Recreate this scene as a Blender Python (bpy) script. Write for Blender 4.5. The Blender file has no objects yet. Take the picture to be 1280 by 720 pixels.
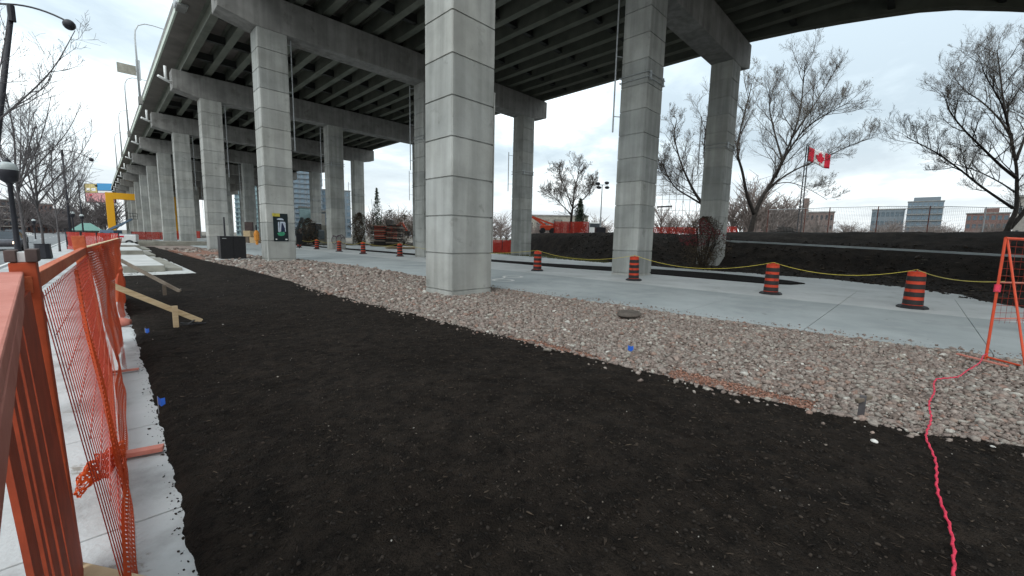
import bpy, math, random
import numpy as np
from mathutils import Vector, Matrix
random.seed(7); RNG = np.random.default_rng(7)
sc = bpy.context.scene
COL = sc.collection
R = math.radians
# ---------------------------------------------------------------- camera frame (x: across the viaduct, y: along it, z: up)
F, YAW, PIT, ROL, H = 509.4873, .7923, .1221, .0224, 1.65
FW = Vector((math.sin(YAW)*math.cos(PIT), math.cos(YAW)*math.cos(PIT), -math.sin(PIT)))
RT0 = Vector((math.cos(YAW), -math.sin(YAW), 0)); UP0 = RT0.cross(FW)
RT = RT0*math.cos(ROL)+UP0*math.sin(ROL); UP = -RT0*math.sin(ROL)+UP0*math.cos(ROL)
EYE = Vector((0, 0, H))
U = RT0.copy()                                   # horizontal "sideways" axis of the view
V = Vector((math.sin(YAW), math.cos(YAW), 0))    # horizontal "away" axis of the view
def ray(px, py): return FW+RT*((px-640)/F)-UP*((py-360)/F)
def G(px, py, z=0.):
    d = ray(px, py); return EYE+d*((z-H)/d.z)
def AT(px, py, depth): return EYE+ray(px, py)*depth
# ---------------------------------------------------------------- mesh helpers
class MB:
    def __init__(s): s.v = []; s.f = []; s.uv = None
    def add(s, vs, fs):
        o = len(s.v); s.v += [tuple(v) for v in vs]; s.f += [tuple(i+o for i in f) for f in fs]; return s
    def box(s, a, b, M=None):
        x0, y0, z0 = a; x1, y1, z1 = b
        vs = [Vector(p) for p in ((x0,y0,z0),(x1,y0,z0),(x1,y1,z0),(x0,y1,z0),(x0,y0,z1),(x1,y0,z1),(x1,y1,z1),(x0,y1,z1))]
        if M is not None: vs = [M @ v for v in vs]
        return s.add(vs, [(0,3,2,1),(4,5,6,7),(0,1,5,4),(1,2,6,5),(2,3,7,6),(3,0,4,7)])
    def bar(s, p, q, w, h, up=(0,0,1)):
        p = Vector(p); q = Vector(q); d = (q-p); L = d.length; d.normalize(); upv = Vector(up)
        if abs(d.dot(upv)) > .98: upv = Vector((1,0,0))
        sd = d.cross(upv).normalized(); u2 = sd.cross(d)
        M = Matrix(((sd.x,d.x,u2.x,p.x),(sd.y,d.y,u2.y,p.y),(sd.z,d.z,u2.z,p.z),(0,0,0,1)))
        return s.box((-w/2,0,-h/2),(w/2,L,h/2), M)
    def tube(s, pts, rad, n=6, cap=True):
        pts = [Vector(p) for p in pts]
        if not hasattr(rad, '__len__'): rad = [rad]*len(pts)
        o = len(s.v); prev = None
        for i, p in enumerate(pts):
            d = (pts[min(i+1,len(pts)-1)]-pts[max(i-1,0)]); d.normalize()
            if prev is None:
                a = Vector((0,0,1)) if abs(d.z) < .9 else Vector((1,0,0)); e = d.cross(a).normalized()
            else:
                e = prev-d*prev.dot(d); e = e.normalized() if e.length > 1e-6 else d.orthogonal().normalized()
            prev = e; g = d.cross(e); r = rad[i]
            for k in range(n):
                t = 2*math.pi*k/n; c = p+e*(r*math.cos(t))+g*(r*math.sin(t)); s.v.append((c.x,c.y,c.z))
        for i in range(len(pts)-1):
            for k in range(n):
                a = o+i*n+k; b = o+i*n+(k+1)%n; s.f.append((a,b,b+n,a+n))
        if cap and n > 2:
            s.f.append(tuple(o+k for k in reversed(range(n)))); e0 = o+(len(pts)-1)*n; s.f.append(tuple(e0+k for k in range(n)))
        return s
    def lathe(s, prof, c=(0,0,0), n=20):
        o = len(s.v); c = Vector(c)
        for r, z in prof:
            for k in range(n):
                t = 2*math.pi*k/n; s.v.append((c.x+r*math.cos(t), c.y+r*math.sin(t), c.z+z))
        for i in range(len(prof)-1):
            for k in range(n):
                a = o+i*n+k; b = o+i*n+(k+1)%n; s.f.append((a,b,b+n,a+n))
        s.f.append(tuple(o+k for k in reversed(range(n)))); e0 = o+(len(prof)-1)*n; s.f.append(tuple(e0+k for k in range(n)))
        return s
    def poly(s, pts, z0, z1):
        n = len(pts); vs = [(p[0],p[1],z0) for p in pts]+[(p[0],p[1],z1) for p in pts]
        return s.add(vs, [tuple(reversed(range(n))), tuple(range(n,2*n))]+[(i,(i+1)%n,n+(i+1)%n,n+i) for i in range(n)])
    def ball(s, c, r, sx=1, sy=1, sz=1, n=12, m=8):
        prof = [(r*math.sin(math.pi*i/m), -r*math.cos(math.pi*i/m)) for i in range(1, m)]
        o = len(s.v); s.lathe([(a, b) for a, b in prof], (0,0,0), n)
        for i in range(o, len(s.v)): x, y, z = s.v[i]; s.v[i] = (c[0]+x*sx, c[1]+y*sy, c[2]+z*sz)
        return s
    def build(s, name, m, parent=None, smooth=False, bevel=0):
        me = bpy.data.meshes.new(name); me.from_pydata(s.v, [], s.f); me.update()
        if s.uv is not None:
            ul = me.uv_layers.new(name='UVMap'); vi = np.zeros(len(me.loops), int); me.loops.foreach_get('vertex_index', vi)
            ul.data.foreach_set('uv', np.asarray(s.uv, float)[vi].ravel())
        ob = bpy.data.objects.new(name, me); COL.objects.link(ob)
        me.materials.append(m)
        if smooth: me.polygons.foreach_set('use_smooth', [True]*len(me.polygons))
        if parent is not None: ob.parent = parent
        if bevel:
            b = ob.modifiers.new('edge', 'BEVEL'); b.width = bevel; b.segments = 2; b.limit_method = 'ANGLE'; b.angle_limit = R(40)
        return ob
def npmesh(name, v, f, m, smooth=False, parent=None, attr=None):
    me = bpy.data.meshes.new(name); f = np.asarray(f); k = f.shape[1]
    me.vertices.add(len(v)); me.vertices.foreach_set('co', np.asarray(v, np.float32).ravel())
    me.loops.add(f.size); me.loops.foreach_set('vertex_index', f.astype(np.int32).ravel())
    me.polygons.add(len(f)); me.polygons.foreach_set('loop_start', (np.arange(len(f))*k).astype(np.int32))
    me.update(calc_edges=True)
    if smooth: me.polygons.foreach_set('use_smooth', np.ones(len(f), bool))
    if attr is not None:
        a = me.attributes.new('tone', 'FLOAT', 'POINT'); a.data.foreach_set('value', np.asarray(attr, np.float32))
    ob = bpy.data.objects.new(name, me); COL.objects.link(ob); me.materials.append(m)
    if parent: ob.parent = parent
    return ob
def tag(o, label=None, cat=None, group=None, kind=None):
    if label: o['label'] = label
    if cat: o['category'] = cat
    if group: o['group'] = group
    if kind: o['kind'] = kind
    return o
def thing(name, label, cat, loc=(0,0,0), rz=0., group=None):
    o = bpy.data.objects.new(name, None); COL.objects.link(o); o.empty_display_size = .2
    o.location = loc; o.rotation_euler = (0,0,rz); return tag(o, label, cat, group)
def dup(root, loc, rz=None, label=None, scale=None):
    r = root.copy(); COL.objects.link(r); r.location = loc
    if rz is not None: r.rotation_euler = (0,0,rz)
    if scale: r.scale = (scale,)*3
    if label: r['label'] = label
    for ch in list(root.children):
        c = ch.copy(); COL.objects.link(c); c.parent = r
        for g in list(ch.children):
            d = g.copy(); COL.objects.link(d); d.parent = c
    return r
# value noise on the numpy side
_T = RNG.random((256, 256))
def vnoise(x, y):
    x = np.asarray(x, float); y = np.asarray(y, float); xi = np.floor(x).astype(int); yi = np.floor(y).astype(int)
    fx = x-xi; fy = y-yi; fx = fx*fx*(3-2*fx); fy = fy*fy*(3-2*fy)
    a = _T[xi%256, yi%256]; b = _T[(xi+1)%256, yi%256]; c = _T[xi%256, (yi+1)%256]; d = _T[(xi+1)%256, (yi+1)%256]
    return (a*(1-fx)+b*fx)*(1-fy)+(c*(1-fx)+d*fx)*fy
def fbm(x, y, o=4):
    s = 0; a = .5
    for i in range(o): s = s+a*vnoise(x*2**i+17*i, y*2**i+31*i); a *= .5
    return s
def sst(a, b, x): t = np.clip((np.asarray(x, float)-a)/(b-a), 0, 1); return t*t*(3-2*t)
# ---------------------------------------------------------------- materials
def nm(name):
    m = bpy.data.materials.new(name); m.use_nodes = True; nt = m.node_tree; return m, nt, nt.nodes['Principled BSDF']
def N(nt, t, **kw):
    n = nt.nodes.new(t)
    for k, v in kw.items(): setattr(n, k, v)
    return n
def ramp(nt, stops):
    r = N(nt, 'ShaderNodeValToRGB'); cr = r.color_ramp
    while len(cr.elements) < len(stops): cr.elements.new(.5)
    for e, (p, c) in zip(cr.elements, stops): e.position = p; e.color = (*c, 1) if len(c) == 3 else c
    return r
def rough(name, c1, c2, scale=4, rg=.85, bump=.2, bscale=None, detail=6, mid=None, dist=.02, metal=0, stretch=None, coord='Object', streak=None, spec=.3, blotch=None, rnd=False):
    """two-tone weathered surface with fine bump"""
    m, nt, P = nm(name); L = nt.links.new
    tc = N(nt, 'ShaderNodeTexCoord'); src = tc.outputs[coord]
    if rnd:      # every copy weathers differently
        oi = N(nt, 'ShaderNodeObjectInfo'); sc_ = N(nt, 'ShaderNodeVectorMath', operation='SCALE'); sc_.inputs[0].default_value = (61,37,23); L(oi.outputs['Random'], sc_.inputs['Scale'])
        av = N(nt, 'ShaderNodeVectorMath', operation='ADD'); L(src, av.inputs[0]); L(sc_.outputs[0], av.inputs[1]); src = av.outputs[0]
    if stretch:
        mp = N(nt, 'ShaderNodeMapping'); mp.inputs['Scale'].default_value = stretch; L(src, mp.inputs[0]); s2 = mp.outputs[0]
    else: s2 = src
    n1 = N(nt, 'ShaderNodeTexNoise'); n1.inputs['Scale'].default_value = scale; n1.inputs['Detail'].default_value = detail; n1.inputs['Roughness'].default_value = .6; L(s2, n1.inputs['Vector'])
    st = [(.32, c1), (.68, c2)] if mid is None else [(.3, c1), (.5, mid), (.7, c2)]
    r = ramp(nt, st); L(n1.outputs[0], r.inputs[0]); out = r.outputs[0]
    if streak:
        mp = N(nt, 'ShaderNodeMapping'); mp.inputs['Scale'].default_value = (3.1, 3.1, .16); L(src, mp.inputs[0])
        n3 = N(nt, 'ShaderNodeTexNoise'); n3.inputs['Scale'].default_value = 1.; n3.inputs['Detail'].default_value = 5; L(mp.outputs[0], n3.inputs['Vector'])
        r3 = ramp(nt, [(.42, (1-streak,)*3), (.6, (1,1,1))]); L(n3.outputs[0], r3.inputs[0])
        mx = N(nt, 'ShaderNodeMix', data_type='RGBA', blend_type='MULTIPLY'); mx.inputs[0].default_value = 1
        L(out, mx.inputs[6]); L(r3.outputs[0], mx.inputs[7]); out = mx.outputs[2]
    for bs, bc, t0, t1 in (blotch or ()):
        n4 = N(nt, 'ShaderNodeTexNoise'); n4.inputs['Scale'].default_value = bs; n4.inputs['Detail'].default_value = 9; n4.inputs['Roughness'].default_value = .68; n4.inputs['Distortion'].default_value = .4; L(src, n4.inputs['Vector'])
        r4 = ramp(nt, [(t0, bc), (t1, (1,1,1))]); L(n4.outputs[0], r4.inputs[0])
        mx = N(nt, 'ShaderNodeMix', data_type='RGBA', blend_type='MULTIPLY'); mx.inputs[0].default_value = 1
        L(out, mx.inputs[6]); L(r4.outputs[0], mx.inputs[7]); out = mx.outputs[2]
    L(out, P.inputs['Base Color']); P.inputs['Roughness'].default_value = rg; P.inputs['Metallic'].default_value = metal
    P.inputs['Specular IOR Level'].default_value = spec
    if bump:
        n2 = N(nt, 'ShaderNodeTexNoise'); n2.inputs['Scale'].default_value = bscale or scale*6; n2.inputs['Detail'].default_value = 8; L(src, n2.inputs['Vector'])
        b = N(nt, 'ShaderNodeBump'); b.inputs['Strength'].default_value = bump; b.inputs['Distance'].default_value = dist
        L(n2.outputs[0], b.inputs['Height']); L(b.outputs[0], P.inputs['Normal'])
    return m
def tone_mat(name, stops, rg=.9):
    """colour picked per stone / chunk from the mesh's own 'tone' value, broken up by noise"""
    m, nt, P = nm(name); L = nt.links.new
    a = N(nt, 'ShaderNodeAttribute', attribute_name='tone'); r = ramp(nt, stops); r.color_ramp.interpolation = 'LINEAR'; L(a.outputs['Fac'], r.inputs[0])
    tc = N(nt, 'ShaderNodeTexCoord'); n1 = N(nt, 'ShaderNodeTexNoise'); n1.inputs['Scale'].default_value = 40; n1.inputs['Detail'].default_value = 4; L(tc.outputs['Object'], n1.inputs['Vector'])
    r2 = ramp(nt, [(.3, (.6,.6,.6)), (.7, (1.15,1.15,1.15))]); L(n1.outputs[0], r2.inputs[0])
    mx = N(nt, 'ShaderNodeMix', data_type='RGBA', blend_type='MULTIPLY'); mx.inputs[0].default_value = 1; L(r.outputs[0], mx.inputs[6]); L(r2.outputs[0], mx.inputs[7])
    L(mx.outputs[2], P.inputs['Base Color']); P.inputs['Roughness'].default_value = rg; P.inputs['Specular IOR Level'].default_value = .25
    return m
def plain(name, c, rg=.6, metal=0, var=.25, scale=8, bump=.08, **k):
    return rough(name, tuple(x*(1-var) for x in c), tuple(min(1, x*(1+var)) for x in c), scale, rg, bump, metal=metal, **k)
def emit(name, c, s):
    m, nt, P = nm(name); P.inputs['Emission Color'].default_value = (*c, 1); P.inputs['Emission Strength'].default_value = s; P.inputs['Base Color'].default_value = (*c, 1); return m
def net_mat(name, col, nu, nv, du, dv, trans=.25):
    """plastic safety netting: real holes cut by the sheet's own UVs in metres"""
    m, nt, P = nm(name); L = nt.links.new
    uv = N(nt, 'ShaderNodeTexCoord'); sp = N(nt, 'ShaderNodeSeparateXYZ'); L(uv.outputs['UV'], sp.inputs[0])
    hs = []
    for o, n, d in ((0, nu, du), (1, nv, dv)):
        a = N(nt, 'ShaderNodeMath', operation='MULTIPLY'); a.inputs[1].default_value = n; L(sp.outputs[o], a.inputs[0])
        b = N(nt, 'ShaderNodeMath', operation='FRACT'); L(a.outputs[0], b.inputs[0])
        c = N(nt, 'ShaderNodeMath', operation='LESS_THAN'); c.inputs[1].default_value = d; L(b.outputs[0], c.inputs[0]); hs.append(c)
    mx = N(nt, 'ShaderNodeMath', operation='MAXIMUM'); L(hs[0].outputs[0], mx.inputs[0]); L(hs[1].outputs[0], mx.inputs[1])
    n1 = N(nt, 'ShaderNodeTexNoise'); n1.inputs['Scale'].default_value = 3; L(uv.outputs['UV'], n1.inputs['Vector'])
    r = ramp(nt, [(.3, tuple(x*.75 for x in col)), (.7, col)]); L(n1.outputs[0], r.inputs[0]); L(r.outputs[0], P.inputs['Base Color'])
    P.inputs['Roughness'].default_value = .6; P.inputs['Specular IOR Level'].default_value = .15
    tl = N(nt, 'ShaderNodeBsdfTranslucent'); L(r.outputs[0], tl.inputs[0])
    m1 = N(nt, 'ShaderNodeMixShader'); m1.inputs[0].default_value = trans; L(P.outputs[0], m1.inputs[1]); L(tl.outputs[0], m1.inputs[2])
    tr = N(nt, 'ShaderNodeBsdfTransparent'); m2 = N(nt, 'ShaderNodeMixShader'); L(mx.outputs[0], m2.inputs[0]); L(tr.outputs[0], m2.inputs[1]); L(m1.outputs[0], m2.inputs[2])
    L(m2.outputs[0], nt.nodes['Material Output'].inputs[0]); return m

def concrete_column():
    m = rough('column_concrete', (.33,.34,.328), (.46,.47,.455), .9, .88, .25, 14, mid=(.405,.415,.40), streak=.2, blotch=((1.5,(.74,.74,.73),.30,.39),(5.,(.8,.8,.79),.28,.34),(.3,(.86,.85,.83),.40,.62)), rnd=True)
    nt = m.node_tree; L = nt.links.new; P = nt.nodes['Principled BSDF']
    # every pour has a slightly different tone
    tc = N(nt, 'ShaderNodeTexCoord'); sp = N(nt, 'ShaderNodeSeparateXYZ'); L(tc.outputs['Object'], sp.inputs[0])
    a = N(nt, 'ShaderNodeMath', operation='MULTIPLY_ADD'); a.inputs[1].default_value = 1/1.0483; a.inputs[2].default_value = -.13/1.0483; L(sp.outputs[2], a.inputs[0])
    f = N(nt, 'ShaderNodeMath', operation='FLOOR'); L(a.outputs[0], f.inputs[0])
    oi = N(nt, 'ShaderNodeObjectInfo'); ad = N(nt, 'ShaderNodeMath', operation='ADD'); L(f.outputs[0], ad.inputs[0]); L(oi.outputs['Random'], ad.inputs[1])
    w = N(nt, 'ShaderNodeTexWhiteNoise', noise_dimensions='1D'); L(ad.outputs[0], w.inputs['W'])
    r = ramp(nt, [(0, (.86,.87,.87)), (1, (1.08,1.07,1.05))]); L(w.outputs[0], r.inputs[0])
    old = P.inputs['Base Color'].links[0].from_socket
    mx = N(nt, 'ShaderNodeMix', data_type='RGBA', blend_type='MULTIPLY'); mx.inputs[0].default_value = 1; L(old, mx.inputs[6]); L(r.outputs[0], mx.inputs[7]); L(mx.outputs[2], P.inputs['Base Color'])
    return m
M = dict(
 col=concrete_column(),
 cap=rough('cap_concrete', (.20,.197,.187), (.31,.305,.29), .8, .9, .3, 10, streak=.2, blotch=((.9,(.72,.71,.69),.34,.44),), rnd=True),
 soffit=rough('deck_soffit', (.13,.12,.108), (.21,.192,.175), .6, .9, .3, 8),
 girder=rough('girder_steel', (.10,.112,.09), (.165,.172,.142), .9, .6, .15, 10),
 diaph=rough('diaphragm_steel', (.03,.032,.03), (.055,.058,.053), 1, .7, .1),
 rail=plain('parapet_rail', (.52,.58,.50), .5, var=.1),
 galv=plain('galvanised', (.42,.44,.45), .45, metal=.5, var=.15),
 white=plain('white_paint', (.72,.73,.72), .5, var=.08),
 path=rough('path_concrete', (.27,.30,.305), (.38,.41,.415), .55, .8, .25, 30, mid=(.325,.355,.36), blotch=((.6,(.86,.86,.86),.36,.5),(4.,(.80,.80,.79),.30,.37),(1.6,(.70,.67,.63),.30,.36))),
 path2=rough('path_concrete_pale', (.37,.39,.39), (.50,.52,.52), .6, .8, .25, 30, mid=(.44,.46,.46), blotch=((1.1,(.80,.80,.79),.34,.46),)),
 walk=rough('sidewalk_concrete', (.26,.26,.255), (.47,.48,.48), 1.6, .8, .3, 30, mid=(.43,.44,.44), blotch=((2.2,(.58,.53,.47),.34,.385),(7,(.7,.68,.64),.29,.34))),
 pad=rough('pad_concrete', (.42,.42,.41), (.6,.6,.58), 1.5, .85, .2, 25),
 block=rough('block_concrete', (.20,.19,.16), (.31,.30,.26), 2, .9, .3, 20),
 road=rough('asphalt', (.11,.115,.12), (.19,.195,.2), .8, .75, .3, 60),
 paint=plain('road_paint', (.62,.62,.6), .7, var=.2, scale=12),
 ground=rough('ground_dirt', (.07,.06,.05), (.16,.145,.12), .35, .95, .4, 12),
 soil=rough('topsoil', (.010,.0079,.0064), (.030,.0230,.0180), 6., .95, 1., 70, detail=14, dist=.03, spec=.1, blotch=((.8,(.62,.60,.58),.38,.58),(26,(.45,.44,.43),.38,.50))),
 mulch=rough('dark_mulch', (.003,.0028,.0026), (.013,.011,.0095), 5, .95, 1., 30, dist=.05, spec=.06),
 bank=rough('bank_soil', (.009,.0072,.006), (.034,.026,.020), 1.6, .95, 1., 22, detail=12, dist=.08, spec=.1, blotch=((.5,(.55,.53,.5),.40,.55),(9,(.5,.49,.47),.36,.5))),
 grit=rough('stone_grit', (.16,.125,.105), (.29,.23,.20), 22, .95, .9, 60, dist=.02),
 red_grit=rough('red_gravel', (.17,.085,.06), (.33,.19,.14), 14, .95, .9, 50, dist=.03),
 lumber=rough('new_lumber', (.42,.30,.17), (.62,.48,.30), 3, .7, .15, 20, stretch=(1,1,8)),
 oldwood=rough('old_lumber', (.11,.085,.065), (.20,.165,.13), 4, .8, .2, 20),
 orange_wood=rough('orange_painted_wood', (.36,.075,.03), (.56,.18,.09), 7, .65, .35, 40, mid=(.47,.105,.04), stretch=(1,.15,1), blotch=((14,(.6,.45,.4),.30,.36),(3,(.75,.7,.68),.36,.46))),
 pink_wood=rough('worn_pink_wood', (.40,.12,.085), (.55,.22,.17), 4, .7, .2, 25),
 orange=plain('safety_orange', (.52,.06,.02), .45, var=.12),
 drum=rough('drum_orange', (.36,.035,.014), (.56,.055,.02), 5, .5, .1, blotch=((9,(.55,.5,.45),.33,.42),)),
 black=plain('black_rubber', (.018,.018,.02), .6, var=.3),
 band=plain('drum_band', (.022,.018,.018), .5, var=.3),
 wire=plain('orange_wire', (.42,.05,.03), .4, var=.15),
 rope_y=plain('yellow_rope', (.5,.41,.07), .6, var=.2, scale=60),
 rope_r=plain('pink_rope', (.60,.035,.075), .5, var=.25, scale=60),
 bark=rough('bark', (.012,.010,.009), (.035,.029,.025), 4, .95, .5, 18),
 bark2=rough('street_tree_bark', (.06,.055,.057), (.13,.12,.122), 4, .95, .4, 18),
 twig=plain('twigs', (.095,.08,.068), .9, var=.3, bump=0),
 bud=plain('withered_leaves', (.13,.11,.065), .9, var=.4, bump=0),
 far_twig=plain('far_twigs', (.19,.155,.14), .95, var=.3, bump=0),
 ever=plain('evergreen', (.035,.05,.03), .9, var=.4, bump=0),
 shrub=plain('shrub_leaves', (.07,.05,.032), .9, var=.5, bump=0),
 redleaf=plain('red_leaves', (.16,.02,.025), .8, var=.4, bump=0),
 grass=plain('grass_blades', (.085,.085,.03), .9, var=.4, bump=0),
 dark_metal=plain('dark_painted_metal', (.022,.022,.028), .45, var=.2),
 glass=None, yellow=plain('yellow_paint', (.72,.36,.015), .5, var=.1),
 brick=rough('brown_brick', (.13,.095,.085), (.20,.15,.135), 3, .9, .2, 30),
 redbrick=rough('red_brick', (.13,.075,.065), (.20,.12,.105), 2, .9, .2, 30),
 darkbrick=rough('dark_brick', (.06,.045,.045), (.11,.08,.075), 2, .9, .2, 30),
 stone=rough('pale_stone', (.22,.205,.185), (.31,.295,.27), 2, .9, .2, 20),
 paleblue=plain('pale_cladding', (.15,.18,.205), .6, var=.1),
 teal=plain('teal_cladding', (.27,.38,.39), .6, var=.1),
 black_panel=plain('black_panel', (.012,.012,.014), .5, var=.2),
 blue=plain('blue_plastic', (.02,.10,.45), .5),
 red=plain('red_cloth', (.62,.025,.05), .8, var=.12), flagwhite=plain('white_cloth', (.75,.75,.74), .8, var=.06),
)
def glassm(name, c, rg=.12):
    m, nt, P = nm(name); tc = N(nt, 'ShaderNodeTexCoord'); n = N(nt, 'ShaderNodeTexNoise'); n.inputs['Scale'].default_value = .6; nt.links.new(tc.outputs['Object'], n.inputs['Vector'])
    r = ramp(nt, [(.3, tuple(x*.6 for x in c)), (.7, c)]); nt.links.new(n.outputs[0], r.inputs[0]); nt.links.new(r.outputs[0], P.inputs['Base Color'])
    P.inputs['Roughness'].default_value = rg; P.inputs['Metallic'].default_value = .35; return m
M['glass'] = glassm('window_glass', (.10,.14,.17)); M['blueglass'] = glassm('blue_glass', (.15,.21,.26)); M['darkglass'] = glassm('dark_glass', (.04,.05,.06))
M['net'] = net_mat('orange_netting', (.62,.085,.018), 22, 30, .42, .38)
M['net_dense'] = net_mat('folded_orange_netting', (.56,.068,.014), 26, 36, .72, .62, .2)
M['net_pink'] = net_mat('loose_orange_netting', (.62,.10,.04), 24, 34, .24, .2, .3)
M['net_red'] = net_mat('red_netting', (.50,.04,.025), 9, 12, .6, .55)
M['bar_net'] = net_mat('barricade_netting', (.3,.035,.02), 9, 9, .06, .06)
# ---------------------------------------------------------------- setting: ground, street, paths
def sheet(name, pts, z, m, kind='structure', thick=0):
    b = MB()
    if thick: b.poly(pts, z-thick, z)
    else: b.add([(p[0],p[1],z) for p in pts], [tuple(range(len(pts)))])
    return tag(b.build(name, m), kind=kind)
sheet('ground', [(-900,-900),(1500,-900),(1500,1500),(-900,1500)], -.20, M['ground'])
# street side: sidewalk with scored joints, kerb, road
wk = MB(); y = -6.
while y < 130:
    wk.box((-2.6,y,-.25),(-1.17,y+1.488,-.004)); wk.box((-1.16,y,-.25),(.62,y+1.488,0)); y += 1.5
tag(wk.build('sidewalk', M['walk'], bevel=.006), kind='structure')
tag(MB().box((-2.78,-6,-.3),(-2.61,130,-.02)).build('kerb', M['walk']), kind='structure')
sheet('road', [(-18,-40),(-2.78,-40),(-2.78,420),(-18,420)], -.15, M['road'])
lm = MB()
for x0, w, dash in ((-3.3,.12,0),(-6.4,.12,1),(-9.9,.12,1),(-10.2,.12,0),(-13.4,.12,1)):
    yy = -20
    while yy < 300:
        ln = 400 if not dash else 3
        lm.add([(x0,yy,-.146),(x0+w,yy,-.146),(x0+w,yy+ln,-.146),(x0,yy+ln,-.146)], [(0,1,2,3)]); yy += 9 if dash else 400
tag(lm.build('lane_markings', M['paint']), kind='structure')
sheet('far_sidewalk', [(-24,-40),(-18,-40),(-18,420),(-24,420)], -.03, M['walk'], thick=.2)
# main shared path: panels with joints
PN = [(-30,9.9),(-1,9.63),(.3,9.55),(1.5,9.5),(4.7,9.33),(9.6,9.2),(15,9.35),(20.6,9.5),(24.5,9.1),(28,8.8),(31,7.7),(35.5,7.3),(60,7.2),(120,7.2)]
def pnear(y): return float(np.interp(y, [p[0] for p in PN], [p[1] for p in PN]))
pt = MB(); pt2 = MB(); joints = [-30,-22,-15,-9,-5.8,-3.4]+[-1+2.4*i for i in range(52)]
for a, b in zip(joints[:-1], joints[1:]):
    for x0f, x1 in ((None, 14.4),(14.42, 19.1)):
        ys = np.linspace(a+.006, b-.006, 5); n0 = [pnear(v) for v in ys] if x0f is None else [x0f]*5
        pts = [(n0[i], ys[i]) for i in range(5)]+[(x1, ys[4]),(x1, ys[0])]
        (pt if x0f is None else pt2).poly(pts, -.12, .02)
tag(pt.build('shared_path', M['path']), kind='structure'); tag(pt2.build('path_margin', M['path2']), kind='structure')
# second path that splits off round the planted island
p2 = MB()
isl = [(18.6,60),(18.6,30),(18.8,20),(18.6,14.5),(19.0,11.5),(19.4,8.8),(19.15,6),(19.2,4.3),(19.7,3.5),(20.7,3.2),(21.5,3.9),(22.4,5.3),(22.9,7.3),(22.7,10.2),(21.6,14),(20.9,16.5),(20.4,20),(20.2,30),(20.2,60)]
p2.add([(x,y,.012) for x, y in [(19.102,-8),(26,-8),(26,9),(27,14),(28,20),(30,28),(33,40),(34,60),(19.102,60)]], [tuple(range(9))])
tag(p2.build('upper_path', M['path2']), kind='structure')
sheet('planting_island', isl[::-1], .05, M['mulch'], thick=.12)
# white painted bicycle symbol on the path
sy = MB()
def ring(cx, cy, r0, r1, z=.026, n=24):
    o = [(cx+r1*math.cos(2*math.pi*k/n), cy+r1*math.sin(2*math.pi*k/n), z) for k in range(n)]+[(cx+r0*math.cos(2*math.pi*k/n), cy+r0*math.sin(2*math.pi*k/n), z) for k in range(n)]
    sy.add(o, [(k,(k+1)%n,n+(k+1)%n,n+k) for k in range(n)])
c1 = G(629,351); c2 = G(641,346.6)
ring(c1.x,c1.y,.33,.45); ring(c2.x,c2.y,.33,.45)
def stripe(p, q, w, z=.026):
    d = (Vector(q)-Vector(p)).normalized(); n = Vector((-d.y,d.x))*w/2; p = Vector(p); q = Vector(q)
    sy.add([(p.x+n.x,p.y+n.y,z),(q.x+n.x,q.y+n.y,z),(q.x-n.x,q.y-n.y,z),(p.x-n.x,p.y-n.y,z)], [(0,1,2,3)])
mid = ((c1.x+c2.x)/2-.25,(c1.y+c2.y)/2+.1)
stripe((c1.x,c1.y+.46),mid,.09,.027); stripe((c2.x-.45,c2.y),mid,.09,.028)
tag(sy.build('path_marking', M['paint']), kind='structure')
# ---- embankment on the right: height from distance to its toe line
TOE = np.array([(48,80),(42,55),(38,42),(33.6,32),(31.4,24.5),(28.6,20),(26.8,16.3),(25.1,11),(24.8,6.6),(24.4,2.75),(22.2,-.2),(17.2,-2.3),(12,-3.8),(9.5,-7),(8,-30)], float)
def toe_dist(px, py):
    px = np.asarray(px, float); py = np.asarray(py, float); best = np.full(px.shape, 1e9); sg = np.ones(px.shape)
    for (ax, ay), (bx, by) in zip(TOE[:-1], TOE[1:]):
        dx, dy = bx-ax, by-ay; t = np.clip(((px-ax)*dx+(py-ay)*dy)/(dx*dx+dy*dy), 0, 1)
        d = np.hypot(px-ax-t*dx, py-ay-t*dy); cr = dx*(py-ay)-dy*(px-ax)
        m = d < best-1e-9; best = np.where(m, d, best); sg = np.where(m, np.sign(cr), sg)
    return best*sg
def bank_h(px, py):
    px = np.asarray(px, float); py = np.asarray(py, float); d = toe_dist(px, py)
    zb = np.clip(1.41+.033*py, .9, 1.75)
    right = np.where(d < 5.8, zb*sst(2.9, 6.3, d)+.10*sst(0, 1.5, d)*(1-sst(2.9, 6.3, d)), np.where(d < 7.3, zb, zb+(2.55-zb)*sst(7.3, 12, d)))
    left = 2.3*sst(-.1, 3.4, d)
    w = sst(11, 16, py); h = right*(1-w)+left*w
    h = h*(1-.85*sst(33, 50, py))
    h = h+np.clip(d, 0, 1)*(.16*(fbm(px*.9, py*.9)-.45)+.07*(fbm(px*4, py*4, 3)-.45))*np.where((d > 5.7) & (d < 7.4) & (py < 10), .15, 1)
    return np.where(d > 0, h, -.15*sst(0, -.6, d)-.0)
def ground_z(x, y): return float(bank_h(np.array([x]), np.array([y]))[0])
def grid(name, xs, ys, zf, m, kind='structure'):
    X, Y = np.meshgrid(xs, ys, indexing='ij'); Z = zf(X, Y); nx, ny = X.shape
    I = np.arange(nx*ny).reshape(nx, ny); f = np.stack([I[:-1,:-1],I[1:,:-1],I[1:,1:],I[:-1,1:]], -1).reshape(-1, 4)
    return tag(npmesh(name, np.stack([X,Y,Z], -1).reshape(-1, 3), f, m, True), kind=kind)
grid('bank', np.concatenate([np.arange(8,46,.25), np.arange(46,75,1.5)]), np.concatenate([np.arange(-40,-6,1.5), np.arange(-6,34,.25), np.arange(34,80,1)]), bank_h, M['bank'])
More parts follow.
